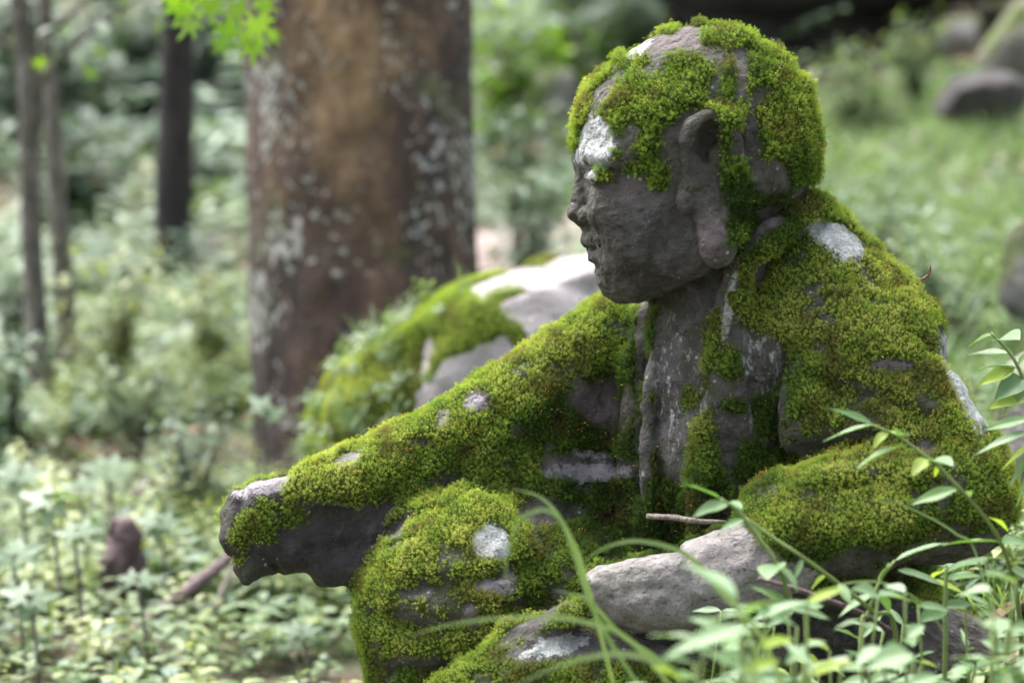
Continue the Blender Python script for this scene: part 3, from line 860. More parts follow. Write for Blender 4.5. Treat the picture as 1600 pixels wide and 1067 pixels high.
def herb_mesh(name, seed, nl, ln, wd, h, mat, el=(0.0, 0.5)):
    r = random.Random(seed); V = []; F = []
    for i in range(nl):
        a = i * 2.4 + r.uniform(-.4, .4); z = h * (0.35 + 0.65 * i / nl); e = r.uniform(*el)
        d = Vector((math.cos(a) * math.cos(e), math.sin(a) * math.cos(e), math.sin(e)))
        leaf_quadstrip(V, F, Vector((d.x * .3 * ln, d.y * .3 * ln, z)), d, Vector((0, 0, 1)), ln * r.uniform(.7, 1.2), wd * r.uniform(.7, 1.2), 3, r.uniform(.1, .5))
    # stem
    k = len(V); V.extend([Vector((-.002, 0, 0)), Vector((.002, 0, 0)), Vector((.001, .001, h)), Vector((-.001, .001, h))]); F.append((k, k + 1, k + 2, k + 3))
    return bpy.data.objects.new(name, mesh_from(name, V, F, mat))
def spray_mesh(name, seed, nl, length, ln, wd, mat):
    """a bough: leaves both sides of an arching twig"""
    r = random.Random(seed); V = []; F = []
    for b in range(4):
        az = b * 1.57 + r.uniform(-.6, .6); e0 = r.uniform(.3, 1.1)
        for i in range(nl):
            t = (i + 1) / nl; el = e0 - 1.2 * t
            p = Vector((math.cos(az) * length * t * .8, math.sin(az) * length * t * .8, length * (math.sin(e0) * t - 0.45 * t * t)))
            for sd in (-1, 1):
                a2 = az + sd * r.uniform(.6, 1.2)
                d = Vector((math.cos(a2), math.sin(a2), r.uniform(-.3, .25)))
                leaf_quadstrip(V, F, p, d, Vector((0, 0, 1)), ln * r.uniform(.6, 1.15), wd * r.uniform(.7, 1.2), 2, r.uniform(0, .4))
    return bpy.data.objects.new(name, mesh_from(name, V, F, mat))
def grass_mesh(name, seed, nb, h, wd, mat):
    r = random.Random(seed); V = []; F = []
    for i in range(nb):
        d = rdir(r, .7, 1.4)
        leaf_quadstrip(V, F, Vector((r.uniform(-.02, .02), r.uniform(-.02, .02), 0)), d, Vector((math.cos(i), math.sin(i), .2)), h * r.uniform(.5, 1.2), wd, 4, r.uniform(.2, .8), .05)
    return bpy.data.objects.new(name, mesh_from(name, V, F, mat))

M_HERB = leaf_material('herb_leaves', [(0.13, 0.21, 0.08), (0.20, 0.28, 0.14), (0.25, 0.32, 0.19), (0.18, 0.26, 0.17), (0.31, 0.35, 0.17)], 0.3, 0.48, 0.35)
M_PALE = leaf_material('pale_leaves', [(0.08, 0.15, 0.095), (0.15, 0.225, 0.15), (0.22, 0.29, 0.205), (0.11, 0.18, 0.13)], 0.28, 0.45, 0.42)
M_BLUE = leaf_material('dusky_leaves', [(0.055, 0.095, 0.070), (0.10, 0.155, 0.115), (0.155, 0.215, 0.165), (0.075, 0.115, 0.085)], 0.25, 0.5, 0.3)
M_BRIGHT = leaf_material('bright_leaves', [(0.16, 0.30, 0.03), (0.22, 0.37, 0.04), (0.28, 0.40, 0.07)], 0.45, 0.4, 0.4)
M_YELLOW = leaf_material('yellow_leaves', [(0.30, 0.36, 0.14), (0.38, 0.40, 0.20), (0.24, 0.31, 0.11)], 0.35, 0.4, 0.5)
M_FRESH = leaf_material('fresh_leaves', [(0.22, 0.34, 0.13), (0.30, 0.42, 0.20), (0.26, 0.38, 0.14)], .35, .45, .4)
M_LITTER = leaf_material('dead_leaves', [(0.16, 0.09, 0.05), (0.28, 0.17, 0.10), (0.36, 0.27, 0.20), (0.22, 0.11, 0.09)], 0.1, 0.7, 0.2)

HERBS = [herb_mesh('herb', 1, 9, .022, .015, .045, M_HERB), herb_mesh('herb', 2, 11, .018, .012, .06, M_HERB), herb_mesh('herb', 3, 8, .030, .016, .05, M_PALE), herb_mesh('herb', 4, 14, .020, .010, .08, M_YELLOW), herb_mesh('herb', 5, 9, .024, .013, .05, M_HERB)]
HERB_P = [herb_mesh('herb', 11, 9, .045, .026, .10, M_PALE), herb_mesh('herb', 12, 12, .036, .022, .14, M_PALE), herb_mesh('herb', 13, 8, .055, .028, .12, M_HERB)]
HERB_R = [herb_mesh('herb', 15, 12, .024, .013, .07, M_HERB), herb_mesh('herb', 16, 12, .022, .012, .08, M_FRESH), herb_mesh('herb', 17, 11, .028, .013, .08, M_PALE), grass_mesh('grass', 18, 18, .12, .004, M_HERB), grass_mesh('grass', 19, 18, .10, .004, M_FRESH)]
SPRAYS = [spray_mesh('bough', 21, 8, .34, .060, .028, M_BLUE), spray_mesh('bough', 22, 9, .40, .055, .030, M_BLUE), spray_mesh('bough', 23, 8, .30, .065, .034, M_PALE)]
LITTER = [herb_mesh('leaf', 31, 3, .045, .026, .012, M_LITTER, (-.2, .2)), herb_mesh('leaf', 32, 2, .055, .03, .01, M_LITTER, (-.2, .3))]
FERN_R = [grass_mesh('grass', 41, 16, .16, .006, M_HERB), grass_mesh('grass', 42, 12, .12, .005, M_BRIGHT)]

def cover(name, label, cat, x0, x1, y0, y1, layers, dens_fn, nx=70, ny=70):
    V, F = grid_terrain(x0, x1, y0, y1, nx, ny)
    me = np_mesh(name, V, F, M_FLOOR)
    d = dens_fn(V); add_attr(me, 'cover', np.clip(d, 0, 1)); add_attr(me, 'bare', np.clip(1 - d, 0, 1)); add_attr(me, 'all', np.ones(len(V)))
    o = link(name, me); tag(o, label, cat, kind='stuff')
    g = gn_group(name, layers)
    jn = [n for n in g.nodes if n.bl_idname == 'GeometryNodeJoinGeometry' and any(l.to_node.bl_idname == 'NodeGroupOutput' for l in n.outputs[0].links)][0]
    for l in list(jn.inputs[0].links):
        if l.from_node.bl_idname == 'NodeGroupInput': g.links.remove(l)
    o.modifiers.new('plants', 'NODES').node_group = g
    return o
def away_from_statue(V):
    d = np.hypot((V[:, 0] - 0.2) / 0.42, (V[:, 1] - 2.15) / 0.24)
    return np.clip((d - 0.9) * 5, 0, 1)
cover('ground_cover', 'low leafy herbs carpeting the forest floor before the big trunk', 'plants', -2.0, 0.55, 1.9, 5.1, [(HERBS, 1700, .75, 1.35, 1.2, .45, 'cover'), (LITTER, 160, .6, 1.2, 1.5, .5, 'all')],
      lambda V: (0.6 + 1.3 * fbm(V, 0.30, 2, 9)) * away_from_statue(V) * np.clip(np.hypot(V[:, 0] + .25, V[:, 1] - 4.2) * 3 - .5, .15, 1))
cover('hillside_cover', 'pale green herbs and grass on the bank rising behind the statue', 'plants', 0.1, 4.2, 2.0, 7.5, [(HERB_R, 1000, .45, .95, 1.1, .5, 'cover'), (SPRAYS[2:], 7, .25, .55, .8, .5, 'cover'), (LITTER, 110, .8, 1.4, 1.5, .5, 'all')],
      lambda V: (0.62 + 1.0 * fbm(V, 0.7, 2, 19) + 0.35 * (V[:, 1] < 4.6)) * away_from_statue(V))
cover('undergrowth', 'pale tangled undergrowth among the slender trees', 'plants', -3.6, 0.4, 5.0, 8.5, [(HERB_P, 300, .5, 1.2, 1.0, .6, 'cover'), (SPRAYS, 9, .5, .9, .9, .4, 'cover'), (LITTER, 60, .8, 1.4, 1.5, .5, 'all')],
      lambda V: 0.42 + 1.5 * fbm(V, 0.7, 2, 29))
cover('far_undergrowth', 'dusky blue-green undergrowth on the far slope', 'plants', -9, 9, 7.5, 24, [(SPRAYS, 19, .7, 2.0, .8, .5, 'cover'), (LITTER, 30, 1.5, 3.0, 1.2, .6, 'bare')],
      lambda V: (0.5 + 1.5 * fbm(V, 1.6, 2, 39)) * np.where(np.hypot(V[:, 0] - 1.7, V[:, 1] - 8.0) < 1.6, 0.15, 1))

# ------------------------------------------------------------------ tubes, rocks
def tube(V, F, pts, rs, sides=7, wob_a=0.0, seed=0, cap=True):
    r = random.Random(seed); k0 = len(V); n = len(pts)
    for i, (p, rad) in enumerate(zip(pts, rs)):
        t = (pts[min(i + 1, n - 1)] - pts[max(i - 1, 0)]).normalized()
        a = t.orthogonal().normalized() if i == 0 else (pa - t * pa.dot(t)).normalized()
        pa = a; b = t.cross(a)
        for j in range(sides):
            an = 6.2832 * j / sides; rr = rad * (1 + r.uniform(-wob_a, wob_a))
            V.append(p + a * math.cos(an) * rr + b * math.sin(an) * rr)
    for i in range(n - 1):
        for j in range(sides):
            a = k0 + i * sides + j; b = k0 + i * sides + (j + 1) % sides
            F.append((a, b, b + sides, a + sides))
    if cap:
        F.append(tuple(k0 + (n - 1) * sides + j for j in range(sides))); F.append(tuple(k0 + j for j in reversed(range(sides))))
def smooth_path(pts, n):
    """Catmull-Rom through points"""
    out = []; P = [pts[0] * 2 - pts[1]] + list(pts) + [pts[-1] * 2 - pts[-2]]
    segs = len(pts) - 1
    for k in range(n):
        t = k / (n - 1) * segs; i = min(int(t), segs - 1); f = t - i
        a, b, c, d = P[i], P[i + 1], P[i + 2], P[i + 3]
        out.append(0.5 * ((2 * b) + (c - a) * f + (2 * a - 5 * b + 4 * c - d) * f * f + (3 * b - a - 3 * c + d) * f ** 3))
    return out

def rock_material(name, dark, mid, light, moss=0.0):
    t = NT(name); n1 = t.noise(5, 5, .6); n2 = t.noise(40, 5, .65)
    c = t.ramp(n1, [(0.3, dark), (0.5, mid), (0.7, light)])
    c = t.mix(t.ramp(n2, [(0.4, 0), (0.7, 0.5)]), c, light)
    if moss > 0:
        c = t.mix(t.ramp(t.noise(7, 4), [(0.5 - moss * .3, 1), (0.6, 0)]), c, (0.10, 0.13, 0.03))
    t.set(Base_Color=c, Roughness=0.85, Normal=t.bump(n2, 0.7, 0.02)); return t.m
M_ROCK = rock_material('grey_rock', (0.07, 0.06, 0.062), (0.16, 0.14, 0.145), (0.30, 0.27, 0.28), .35)
M_DARKGREY = rock_material('brown_grey_rock', (0.05, 0.042, 0.042), (0.11, 0.094, 0.096), (0.20, 0.175, 0.18), .3)
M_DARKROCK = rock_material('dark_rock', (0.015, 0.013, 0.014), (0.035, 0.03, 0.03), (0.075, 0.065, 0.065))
M_BOULDER = rock_material('boulder_rock', (0.14, 0.12, 0.125), (0.26, 0.23, 0.235), (0.38, 0.345, 0.35))

def rock(name, loc, size, seed, mat, label, group=None, rz=0.0, detail=4, rough=0.6, facet=0.0):
    bm = bmesh.new(); bmesh.ops.create_icosphere(bm, subdivisions=detail, radius=1)
    P = np.array([v.co for v in bm.verts], np.float32)
    n = 1 + rough * fbm(P + seed * 3.3, 1.1, 3, seed)
    # flat fracture faces
    r = np.random.default_rng(seed); D = P * n[:, None]
    for k in range(7):
        a = r.normal(size=3); a /= np.linalg.norm(a); h = r.uniform(.62, .85)
        over = np.clip(D @ a - h, 0, None); D = D - over[:, None] * a * .85
    D = D * np.array(size, np.float32)
    for v, c in zip(bm.verts, D): v.co = c
    me = bpy.data.meshes.new(name); bm.to_mesh(me); bm.free()
    o = link(name, me, mat, smooth=True); o.location = loc; o.rotation_euler = (0, 0, rz)
    tag(o, label, 'rock', group); return o

# ------------------------------------------------------------------ mossy boulder behind the arm
bo_c = at(765, 592, 3.4)
bo = empty('mossy_boulder', (bo_c.x, bo_c.y, gz(bo_c.x, bo_c.y)))
tag(bo, 'low mossy boulder with bare pale top before the thick tree trunk', 'rock')
bm = bmesh.new(); bmesh.ops.create_icosphere(bm, subdivisions=6, radius=1)
P = np.array([v.co for v in bm.verts], np.float32); n = 1 + 0.34 * fbm(P, 0.8, 3, 51) + 0.10 * fbm(P, .25, 2, 52)
D = P * n[:, None]
over = np.clip(D[:, 2] - 0.62 - 0.10 * D[:, 0], 0, None); D[:, 2] -= over * .85
D[:, 0] = np.where(D[:, 0] < 0, D[:, 0] * .86, D[:, 0]); D *= np.array([0.262, 0.22, 0.200 ], np.float32) * (1, 1, 1)
D[:, 2] -= 0.05 * sst(0.02, .24, -D[:, 0])
D[:, 2] += 0.06 * D[:, 0] / 0.275
cz = bo_c.z - bo.location.z
D[:, 2] += cz
Fq = np.array([[v.index for v in f.verts] for f in bm.faces]); bm.free()
me = np_mesh('rock', D, Fq, M_BOULDER); link('rock', me, parent=bo)
e1 = D[Fq[:, 1]] - D[Fq[:, 0]]; e2 = D[Fq[:, 2]] - D[Fq[:, 0]]; fn = np.cross(e1, e2); Nb = np.zeros_like(D)
for i in range(3): np.add.at(Nb, Fq[:, i], fn)
Nb /= np.linalg.norm(Nb, axis=1, keepdims=True) + 1e-9
bare = ellipses(D[:, 0], D[:, 2], [(0.19, cz + 0.16, .12, .05, 0), (0.01, cz + .15, .06, .035, 0), (0.12, cz + .08, .09, .05, -40), (.06, cz + .13, .06, .03, 0)])
mb = 0.42 + 1.3 * fbm(D, 0.09, 3, 61) - np.clip(bare * 2.5 + .3, 0, 1) * 1.0 - 1.0 * sst(0.1, 0.6, -Nb[:, 2]) + .3 * Nb[:, 2]
hb = np.where(mb > 0, 0.006 * sst(0, .6, mb) * (0.7 + fbm(D, .05, 2, 62)) + .001, -.004)
sel = mb[Fq].max(1) > 0
v_, f_, a_ = submesh(D + Nb * hb[:, None], Fq, sel, dict(tone=np.clip(.80 + .35 * fbm(D, .12, 2, 63), 0, 1), dead=np.clip(.52 + .9 * fbm(D, .05, 3, 64), 0, 1), cover=sst(.02, .2, mb), herb=sst(.05, -.12, D[:, 0]) if False else 1 - sst(-.16, .0, D[:, 0])))
me = np_mesh('moss', v_, f_, M_CUSH)
for k, a in a_.items(): add_attr(me, k, a)
mo = link('moss', me, parent=bo); mo['kind'] = 'stuff'
mo.modifiers.new('shoots', 'NODES').node_group = gn_group('boulder_moss', [(SPRIGS, 80000, 0.005, 0.008, 0.4, 0.55, 'cover'), (HERBS[:2] + HERBS[4:], 700, .35, .7, .2, .6, 'herb'), (FERN_R[:1], 150, .2, .4, -.9, .5, 'herb')])

# rocks lying about
def rock_at(px, py, depth, wpx, hpx, seed, mat, label, dy=0.8, group=None, rz=0):
    g_, dg = on_ground(px, py + hpx * .75, 2.3, depth * 1.6)
    depth = max(depth * .6, dg); c = at(px, py, depth); k = depth / FPX
    return rock('rock', c, (wpx * k / 2, wpx * k / 2 * dy, hpx * k / 2), seed, mat, label, group, rz)
rock_at(1618, 432, 2.95, 110, 200, 3, M_ROCK, 'tall rounded grey rock standing behind the leafy plants')
rock_at(1610, 660, 2.75, 150, 260, 4, M_ROCK, 'purplish grey rock low behind the leafy plants')
rock_at(1497, 55, 7.2, 90, 64, 5, M_ROCK, 'small pale rock lying up on the slope')
rock_at(1588, 80, 6.6, 110, 150, 6, M_DARKGREY, 'large grey rock on the slope above the dark boulder')
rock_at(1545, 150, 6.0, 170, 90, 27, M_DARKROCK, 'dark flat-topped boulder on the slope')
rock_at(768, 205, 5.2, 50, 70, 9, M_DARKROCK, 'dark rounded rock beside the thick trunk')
rock_at(868, 150, 6.4, 70, 110, 10, M_ROCK, 'upright grey rock under the bright foliage')
rock_at(872, 75, 6.8, 90, 70, 11, M_DARKROCK, 'dark rock resting above the upright grey rock')
rock_at(308, 470, 5.2, 46, 40, 13, M_ROCK, 'small round pinkish stone among the shrubs')
# near-black ledge built to stand in for a deep shadow up the slope
def ledge():
    c = at(1270, 20, 8.6); k = 8.6 / FPX
    o = rock('shadow_ledge', c, (250 * k, 0.5, 130 * k), 77, M_DARKROCK, 'long dark rock ledge standing in for the shadow at the top of the slope', rz=-.12); o['category'] = 'rock'
    return o
ledge()
p_, d_ = on_ground(1215, 2, 3)
rock('shadow_ledge', at(1300, -60, 8.3), (1.0, .6, .16), 78, M_DARKROCK, 'overhanging dark slab on top of the shadow ledge')

# ------------------------------------------------------------------ the thick trunk
def bark_material(name, cols, lich=0.0, scale=1.0):
    t = NT(name); co = t.coord()
    mp = t.n('ShaderNodeMapping'); mp.inputs['Scale'].default_value = (1, 1, .45); t.l(co, mp.inputs['Vector'])
    n1 = t.noise(6 * scale, 6, .68, 0.6, mp.outputs[0]); n2 = t.noise(30 * scale, 5, .65, 0, mp.outputs[0])
    c = t.ramp(n1, [(0.30, cols[0]), (0.45, cols[1]), (0.58, cols[2]), (0.75, cols[3])])
    c = t.mix(t.ramp(n2, [(0.38, 0.85), (0.58, 0)]), c, cols[0])
    c = t.mix(t.ramp(t.noise(14 * scale, 4, .6), [(0.5, 0), (0.68, .6)]), c, tuple(k * 1.25 for k in cols[1]))
    if lich:
        l = t.math('ADD', t.math('MULTIPLY', t.noise(64, 3, .6), .6), t.math('MULTIPLY', t.noise(5, 2), .45))
        c = t.mix(t.ramp(l, [(0.575, 0), (0.615, .85)]), c, (0.36, 0.36, 0.34))
        c = t.mix(t.ramp(t.noise(9, 4), [(0.58, 0), (0.7, .6)]), c, (0.10, 0.11, 0.045))
    if lich:
        sx = t.n('ShaderNodeSeparateXYZ'); t.l(co, sx.inputs[0])        # weathered tan strip where the bark has come away
        d = t.math('ABSOLUTE', t.math('ADD', t.math('ADD', sx.outputs[0], .03), t.math('MULTIPLY', t.math('SUBTRACT', t.noise(6, 6, .65), .5), .42)))
        c = t.mix(t.math('MULTIPLY', t.ramp(d, [(0.01, 1), (0.12, 0)]), t.ramp(sx.outputs[2], [(0.3, 0), (0.7, .9)])), c, t.ramp(n2, [(.3, (.13, .075, .036)), (.7, (.33, .215, .115))]))
    t.set(Base_Color=c, Roughness=.9, Normal=t.bump(n2, .9, .02)); return t.m
M_BARK = bark_material('thick_bark', [(0.016, 0.011, 0.010), (0.042, 0.024, 0.019), (0.095, 0.056, 0.036), (0.17, 0.11, 0.068)], 1.0)
M_BARK2 = bark_material('slender_bark', [(0.06, 0.055, 0.045), (0.14, 0.125, 0.105), (0.25, 0.22, 0.20), (0.38, 0.35, 0.33)], 0, 3)
M_BARK3 = bark_material('dark_bark', [(0.012, 0.010, 0.010), (0.025, 0.02, 0.02), (0.045, 0.036, 0.034), (0.07, 0.055, 0.05)], 0, 2)

def trunk_mesh(name, pts, rs, mat, sides=40, rings=60, amp=.06, seed=1):
    P = smooth_path(pts, rings); R = np.interp(np.linspace(0, 1, rings), np.linspace(0, 1, len(rs)), rs)
    V = []; F = []; tube(V, F, P, R, sides, 0, seed)
    A = np.array([tuple(v) for v in V], np.float32); C = np.array([tuple(p) for p in P], np.float32).repeat(sides, 0)
    A2 = A * np.array([1, 1, .6], np.float32); sc = max(R)
    A = A + (A - C) * (amp * (1.6 * fbm(A2, sc * .8, 3, seed) + .8 * fbm(A2, sc * .2, 2, seed + 3)))[:, None]
    return mesh_from(name, [Vector(a) for a in A], F, mat)

def crown_mesh(name, centres, n, ln, wd, mat, seed):
    r = random.Random(seed); V = []; F = []
    for i in range(n):
        c, rad = centres[r.randrange(len(centres))]
        q = Vector((r.gauss(0, 1), r.gauss(0, 1), r.gauss(0, .7))).normalized() * rad * r.random() ** .4
        leaf_quadstrip(V, F, c + q, rdir(r, -.5, .5), Vector((0, 0, 1)), ln * r.uniform(.6, 1.2), wd * r.uniform(.7, 1.2), 2, r.uniform(0, .4))
    return mesh_from(name, V, F, mat)

bx = at(580, 740, 4.3); tx = at(552, 0, 4.32)
g0 = gz(bx.x, bx.y); base = Vector((bx.x, bx.y, g0 - .12)); slope = (tx - bx) / (tx.z - bx.z)
tr = empty('thick_tree', (base.x, base.y, g0)); tag(tr, 'thick tree with rust-brown bark spotted with white lichen', 'tree')
T0 = Vector((0, 0, 0))
def tw(z): return Vector((slope.x * z, slope.y * z, z))
link('trunk', trunk_mesh('trunk', [tw(-.15), tw(.1), tw(.6), tw(2.0), tw(4.5), tw(7)], [.225, .205, .206, .208, .17, .10], M_BARK, 96, 220, .05, 5), parent=tr)
V = []; F = []; cents = []
for k in range(7):
    a = k * 2.4; z = 3.6 + k * .5; s_ = tw(z); e_ = s_ + Vector((math.cos(a) * 1.5, math.sin(a) * 1.5, .9)); m_ = (s_ + e_) / 2 + Vector((0, 0, .25))
    V = []; F = []; tube(V, F, smooth_path([s_, m_, e_], 8), np.linspace(.06, .015, 8), 7, .1, k); cents += [(e_, .7), (m_, .5)]
    link('limb', mesh_from('limb', V, F, M_BARK), parent=tr)
co_ = link('crown', crown_mesh('crown', cents + [(tw(7.2), .9)], 2600, .09, .05, M_BRIGHT, 4), parent=tr); co_['kind'] = 'stuff'

# slender trees at the left and dark trunks further off
def slender(name, pts, rs, mat, label, leaves=60, seed=1, branches=((.6, .5),), group=None, leafmat=None, ln=.05):
    b = pts[0]; e = empty(name, b); tag(e, label, 'tree', group)
    L_ = [p - b for p in pts]
    link('trunk', trunk_mesh('trunk', L_, rs, mat, 12, 50, .10, seed), parent=e)
    V = []; F = []; cents = []; r = random.Random(seed)
    P = smooth_path(L_, 40)
    for (t, ln_, az, el) in branches:
        s_ = P[int(t * 39)]; d = Vector((math.cos(az) * math.cos(el), math.sin(az) * math.cos(el), math.sin(el)))
        m_ = s_ + d * ln_ * .5 + Vector((0, 0, .06 * ln_)); e_ = s_ + d * ln_
        rr = np.interp(t, np.linspace(0, 1, len(rs)), rs) * .6
        V = []; F = []; tube(V, F, smooth_path([s_, m_, e_], 7), np.linspace(rr, rr * .3, 7), 6, .1, seed); cents += [(e_, ln_ * .35), (m_, ln_ * .25)]
        link('branch', mesh_from('branch', V, F, mat), parent=e)
    if leaves: link('crown', crown_mesh('crown', cents + [(L_[-1], .5)], leaves, ln, ln * .5, leafmat or M_PALE, seed), parent=e)['kind'] = 'stuff'
    return e
def gp(px, depth, py0=700):
    c = at(px, py0, depth); return Vector((c.x, c.y, gz(c.x, c.y) - .03))
d = 4.6
slender('slender_tree', [gp(72, d), at(62, 560, d), at(50, 400, d), at(44, 160, d), at(30, -10, d), at(20, -500, d), at(60, -1400, d + .2)], [.026, .023, .020, .019, .017, .012, .006], M_BARK2, 'slender tree with crooked stem and a forked branch', 120, 3,
        ((.52, .28, .3, .7), (.60, .5, 2.8, .4), (.75, .6, .5, .3), (.9, .5, 3.5, .5)))
d = 5.0
slender('slender_tree', [gp(110, d), at(104, 500, d), at(92, 350, d), at(80, 150, d), at(70, -20, d), at(90, -600, d), at(60, -1300, d)], [.028, .024, .021, .018, .015, .012, .006], M_BARK2, 'slender pale-barked tree beside the crooked one', 120, 5,
        ((.62, .5, 1.0, .5), (.75, .6, 4.2, .3), (.9, .5, .2, .5)))
for k, (px, dd, rad, mt, lab) in enumerate(((268, 6.3, .042, M_BARK3, 'dark straight trunk standing beyond the slender trees'), (1060, 9.5, .055, M_BARK, 'brown trunk rising above the statue head'), (1088, 10.5, .06, M_BARK2, 'greyish trunk next to the brown trunk above the head'),
        (165, 11.0, .05, M_BARK3, 'thin dark trunk deep in the far undergrowth'), (850, 12.0, .08, M_BARK3, 'dark trunk far behind the bright foliage'), (330, 13.0, .09, M_BARK2, 'pale distant trunk behind the undergrowth'), (1500, 13.5, .10, M_BARK3, 'dark trunk at the top of the slope'))):
    b = gp(px, dd, 330 if dd < 7 else 300)
    slender('forest_tree', [b, b + Vector((.02, 0, 1)), b + Vector((-.03, 0, 3)), b + Vector((.1, 0, 6.5))], [rad * 1.25, rad, rad * .9, rad * .4], mt, lab, 900, 20 + k,
            ((.5, 1.2, .5 + k, .4), (.62, 1.3, 2.6 + k, .35), (.74, 1.2, 4.4 + k, .4), (.85, 1.0, 5.6 + k, .5), (.95, .8, 1.5 + k, .6)), 'trunks in the forest behind', M_BLUE, .16)

# ------------------------------------------------------------------ shrubs
def shrub(px, py, depth, wpx, hpx, n, ln, mat, label, seed, name='shrub'):
    k = depth / FPX; c = at(px, py, depth); g = gz(c.x, c.y)
    e = empty(name, (c.x, c.y, g)); tag(e, label, 'shrub')
    r = random.Random(seed); V = []; F = []; SV = []; SF = []
    W, H = wpx * k / 2, hpx * k / 2; cz = c.z - g
    tips = []
    for i in range(14):
        a = r.uniform(0, 6.283); q = Vector((math.cos(a) * W * r.uniform(.2, .95), math.sin(a) * W * .8 * r.uniform(.2, .95), cz + H * r.uniform(-.8, .95)))
        m_ = Vector((q.x * .35, q.y * .35, max(.02, q.z * .55)))
        path = smooth_path([Vector((0, 0, -.02)), m_, q], 6); tube(SV, SF, path, np.linspace(.0035, .001, 6), 5, .1, i); tips += [q, path[4], path[3], path[2]]
    for i in range(n):
        t = tips[r.randrange(len(tips))]
        p = t + Vector((r.gauss(0, W * .22), r.gauss(0, W * .22), r.gauss(0, H * .16)))
        leaf_quadstrip(V, F, p, rdir(r, -.4, .45), Vector((0, 0, 1)), ln * r.uniform(.6, 1.25), ln * .5 * r.uniform(.7, 1.2), 2, r.uniform(0, .4))
    link('foliage', mesh_from('foliage', V, F, mat), parent=e)['kind'] = 'stuff'
    link('stems', mesh_from('stems', SV, SF, M_BARK2), parent=e)['kind'] = 'stuff'
    return e
SH = [(185, 470, 4.7, 220, 170, 630, .030, M_YELLOW, 'rounded shrub with pale yellow leaves by the slender trees'),
      (335, 530, 4.9, 130, 220, 630, .028, M_YELLOW, 'pale shrub against the left side of the thick trunk'),
      (215, 600, 4.2, 200, 120, 450, .026, M_HERB, 'low green shrub below the yellow-leaved shrub'),
      (10, 610, 4.1, 150, 170, 450, .030, M_PALE, 'pale bluish shrub at the foot of the slender trees'),
      (20, 450, 4.9, 120, 160, 390, .034, M_PALE, 'airy pale shrub behind the slender dark stem'),
      (300, 690, 3.7, 180, 110, 390, .022, M_PALE, 'low pale bush just past the outstretched fist'),
      (110, 300, 7.0, 220, 240, 1260, .060, M_BLUE, 'dusky bushy shrub behind the slender trees'),
      (330, 330, 7.4, 220, 240, 1260, .055, M_BLUE, 'dusky shrub left of the thick trunk'),
      (230, 90, 9.0, 380, 240, 2100, .080, M_BLUE, 'tall dusky shrub filling the gap between the trunks'),
      (60, 120, 8.0, 240, 300, 1560, .075, M_BLUE, 'tall bluish shrub behind the slender stems'),
      (800, 60, 7.6, 190, 200, 720, .060, M_BRIGHT, 'bright green shrub between trunk and statue head'),
      (905, 40, 8.2, 190, 130, 570, .060, M_BRIGHT, 'bright green shrub above the dark rock'),
      (820, 230, 5.6, 170, 130, 570, .045, M_PALE, 'pale fern-like shrub between trunk and statue face'),
      (830, 320, 5.0, 170, 90, 480, .036, M_PALE, 'low pale shrub behind the nose of the statue'),
      (1000, 60, 8.8, 200, 150, 1260, .065, M_BLUE, 'dusky shrub behind the crown of the statue'),
      (1330, 130, 6.8, 200, 120, 630, .036, M_HERB, 'light green bush below the rock ledge'),
      (1430, 70, 7.0, 130, 120, 480, .036, M_HERB, 'light green bush beside the small pale rock'),
      (1480, 420, 3.9, 230, 120, 540, .028, M_HERB, 'fresh green bush on the bank behind the shoulder'),
      (1380, 340, 4.6, 200, 100, 495, .030, M_PALE, 'pale low bush on the bank behind the neck')]
for i, s_ in enumerate(SH): shrub(*s_, seed=100 + i)

# bare brown path patch between trunk and statue
M_PATH = rock_material('path_soil', (0.14, 0.10, 0.085), (0.24, 0.18, 0.16), (0.36, 0.29, 0.27))
pp, pd = on_ground(830, 392, 3.0)
Vp, Fp = grid_terrain(pp.x - .5, pp.x + .7, pp.y - .25, pp.y + .3, 30, 20); Vp[:, 2] += .032 + .01 * fbm(Vp, .2, 2, 4)
tag(link('path', np_mesh('path', Vp, Fp, M_PATH)), kind='structure')

# ------------------------------------------------------------------ palmate leaves: maple twig and seedlings
def palmate(name, mat, lobes=7, thick=.0):
    V = [Vector((0, 0, 0))]; F = []; pts = []
    for i in range(lobes):
        a = math.radians(-130 + 260 * i / (lobes - 1)); ln = 1 - .45 * abs(i - (lobes - 1) / 2) / ((lobes - 1) / 2)
        for da, f in ((-.30, .58), (-.16, .80), (0, 1.0), (.16, .80), (.30, .58)) if lobes < 6 else ((-.20, .50), (-.10, .78), (0, 1.0), (.10, .78), (.20, .50)):
            pts.append(Vector((math.sin(a + da) * ln * f, math.cos(a + da) * ln * f, -.18 * (ln * f) ** 2)))
    V += pts
    for i in range(len(pts) - 1): F.append((0, i + 2, i + 1))
    return mesh_from(name, V, F, mat)
PALM_BRIGHT = palmate('leaf', M_BRIGHT); PALM_PALE = palmate('leaf', leaf_material('seedling_leaves', [(0.13, 0.21, 0.12), (0.20, 0.28, 0.18), (0.26, 0.33, 0.24)], .3, .45, .4), 5); PALM_RUST = palmate('leaf', leaf_material('rusty_leaves', [(0.45, 0.14, 0.04), (0.40, 0.18, 0.05)], .3, .5, .3), 5)
tw_ = empty('maple_branch', at(340, -60, 3.25)); tag(tw_, 'maple branch with bright green leaves hanging before the trunk', 'branch')
V = []; F = []
o0 = at(340, -60, 3.25)
Lb = lambda px, py, dd: at(px, py, dd) - o0
tube(V, F, smooth_path([Lb(560, -170, 3.5), Lb(430, -95, 3.35), Lb(340, -40, 3.25), Lb(300, 5, 3.2)], 12), np.linspace(.006, .0015, 12), 6, .1, 1)
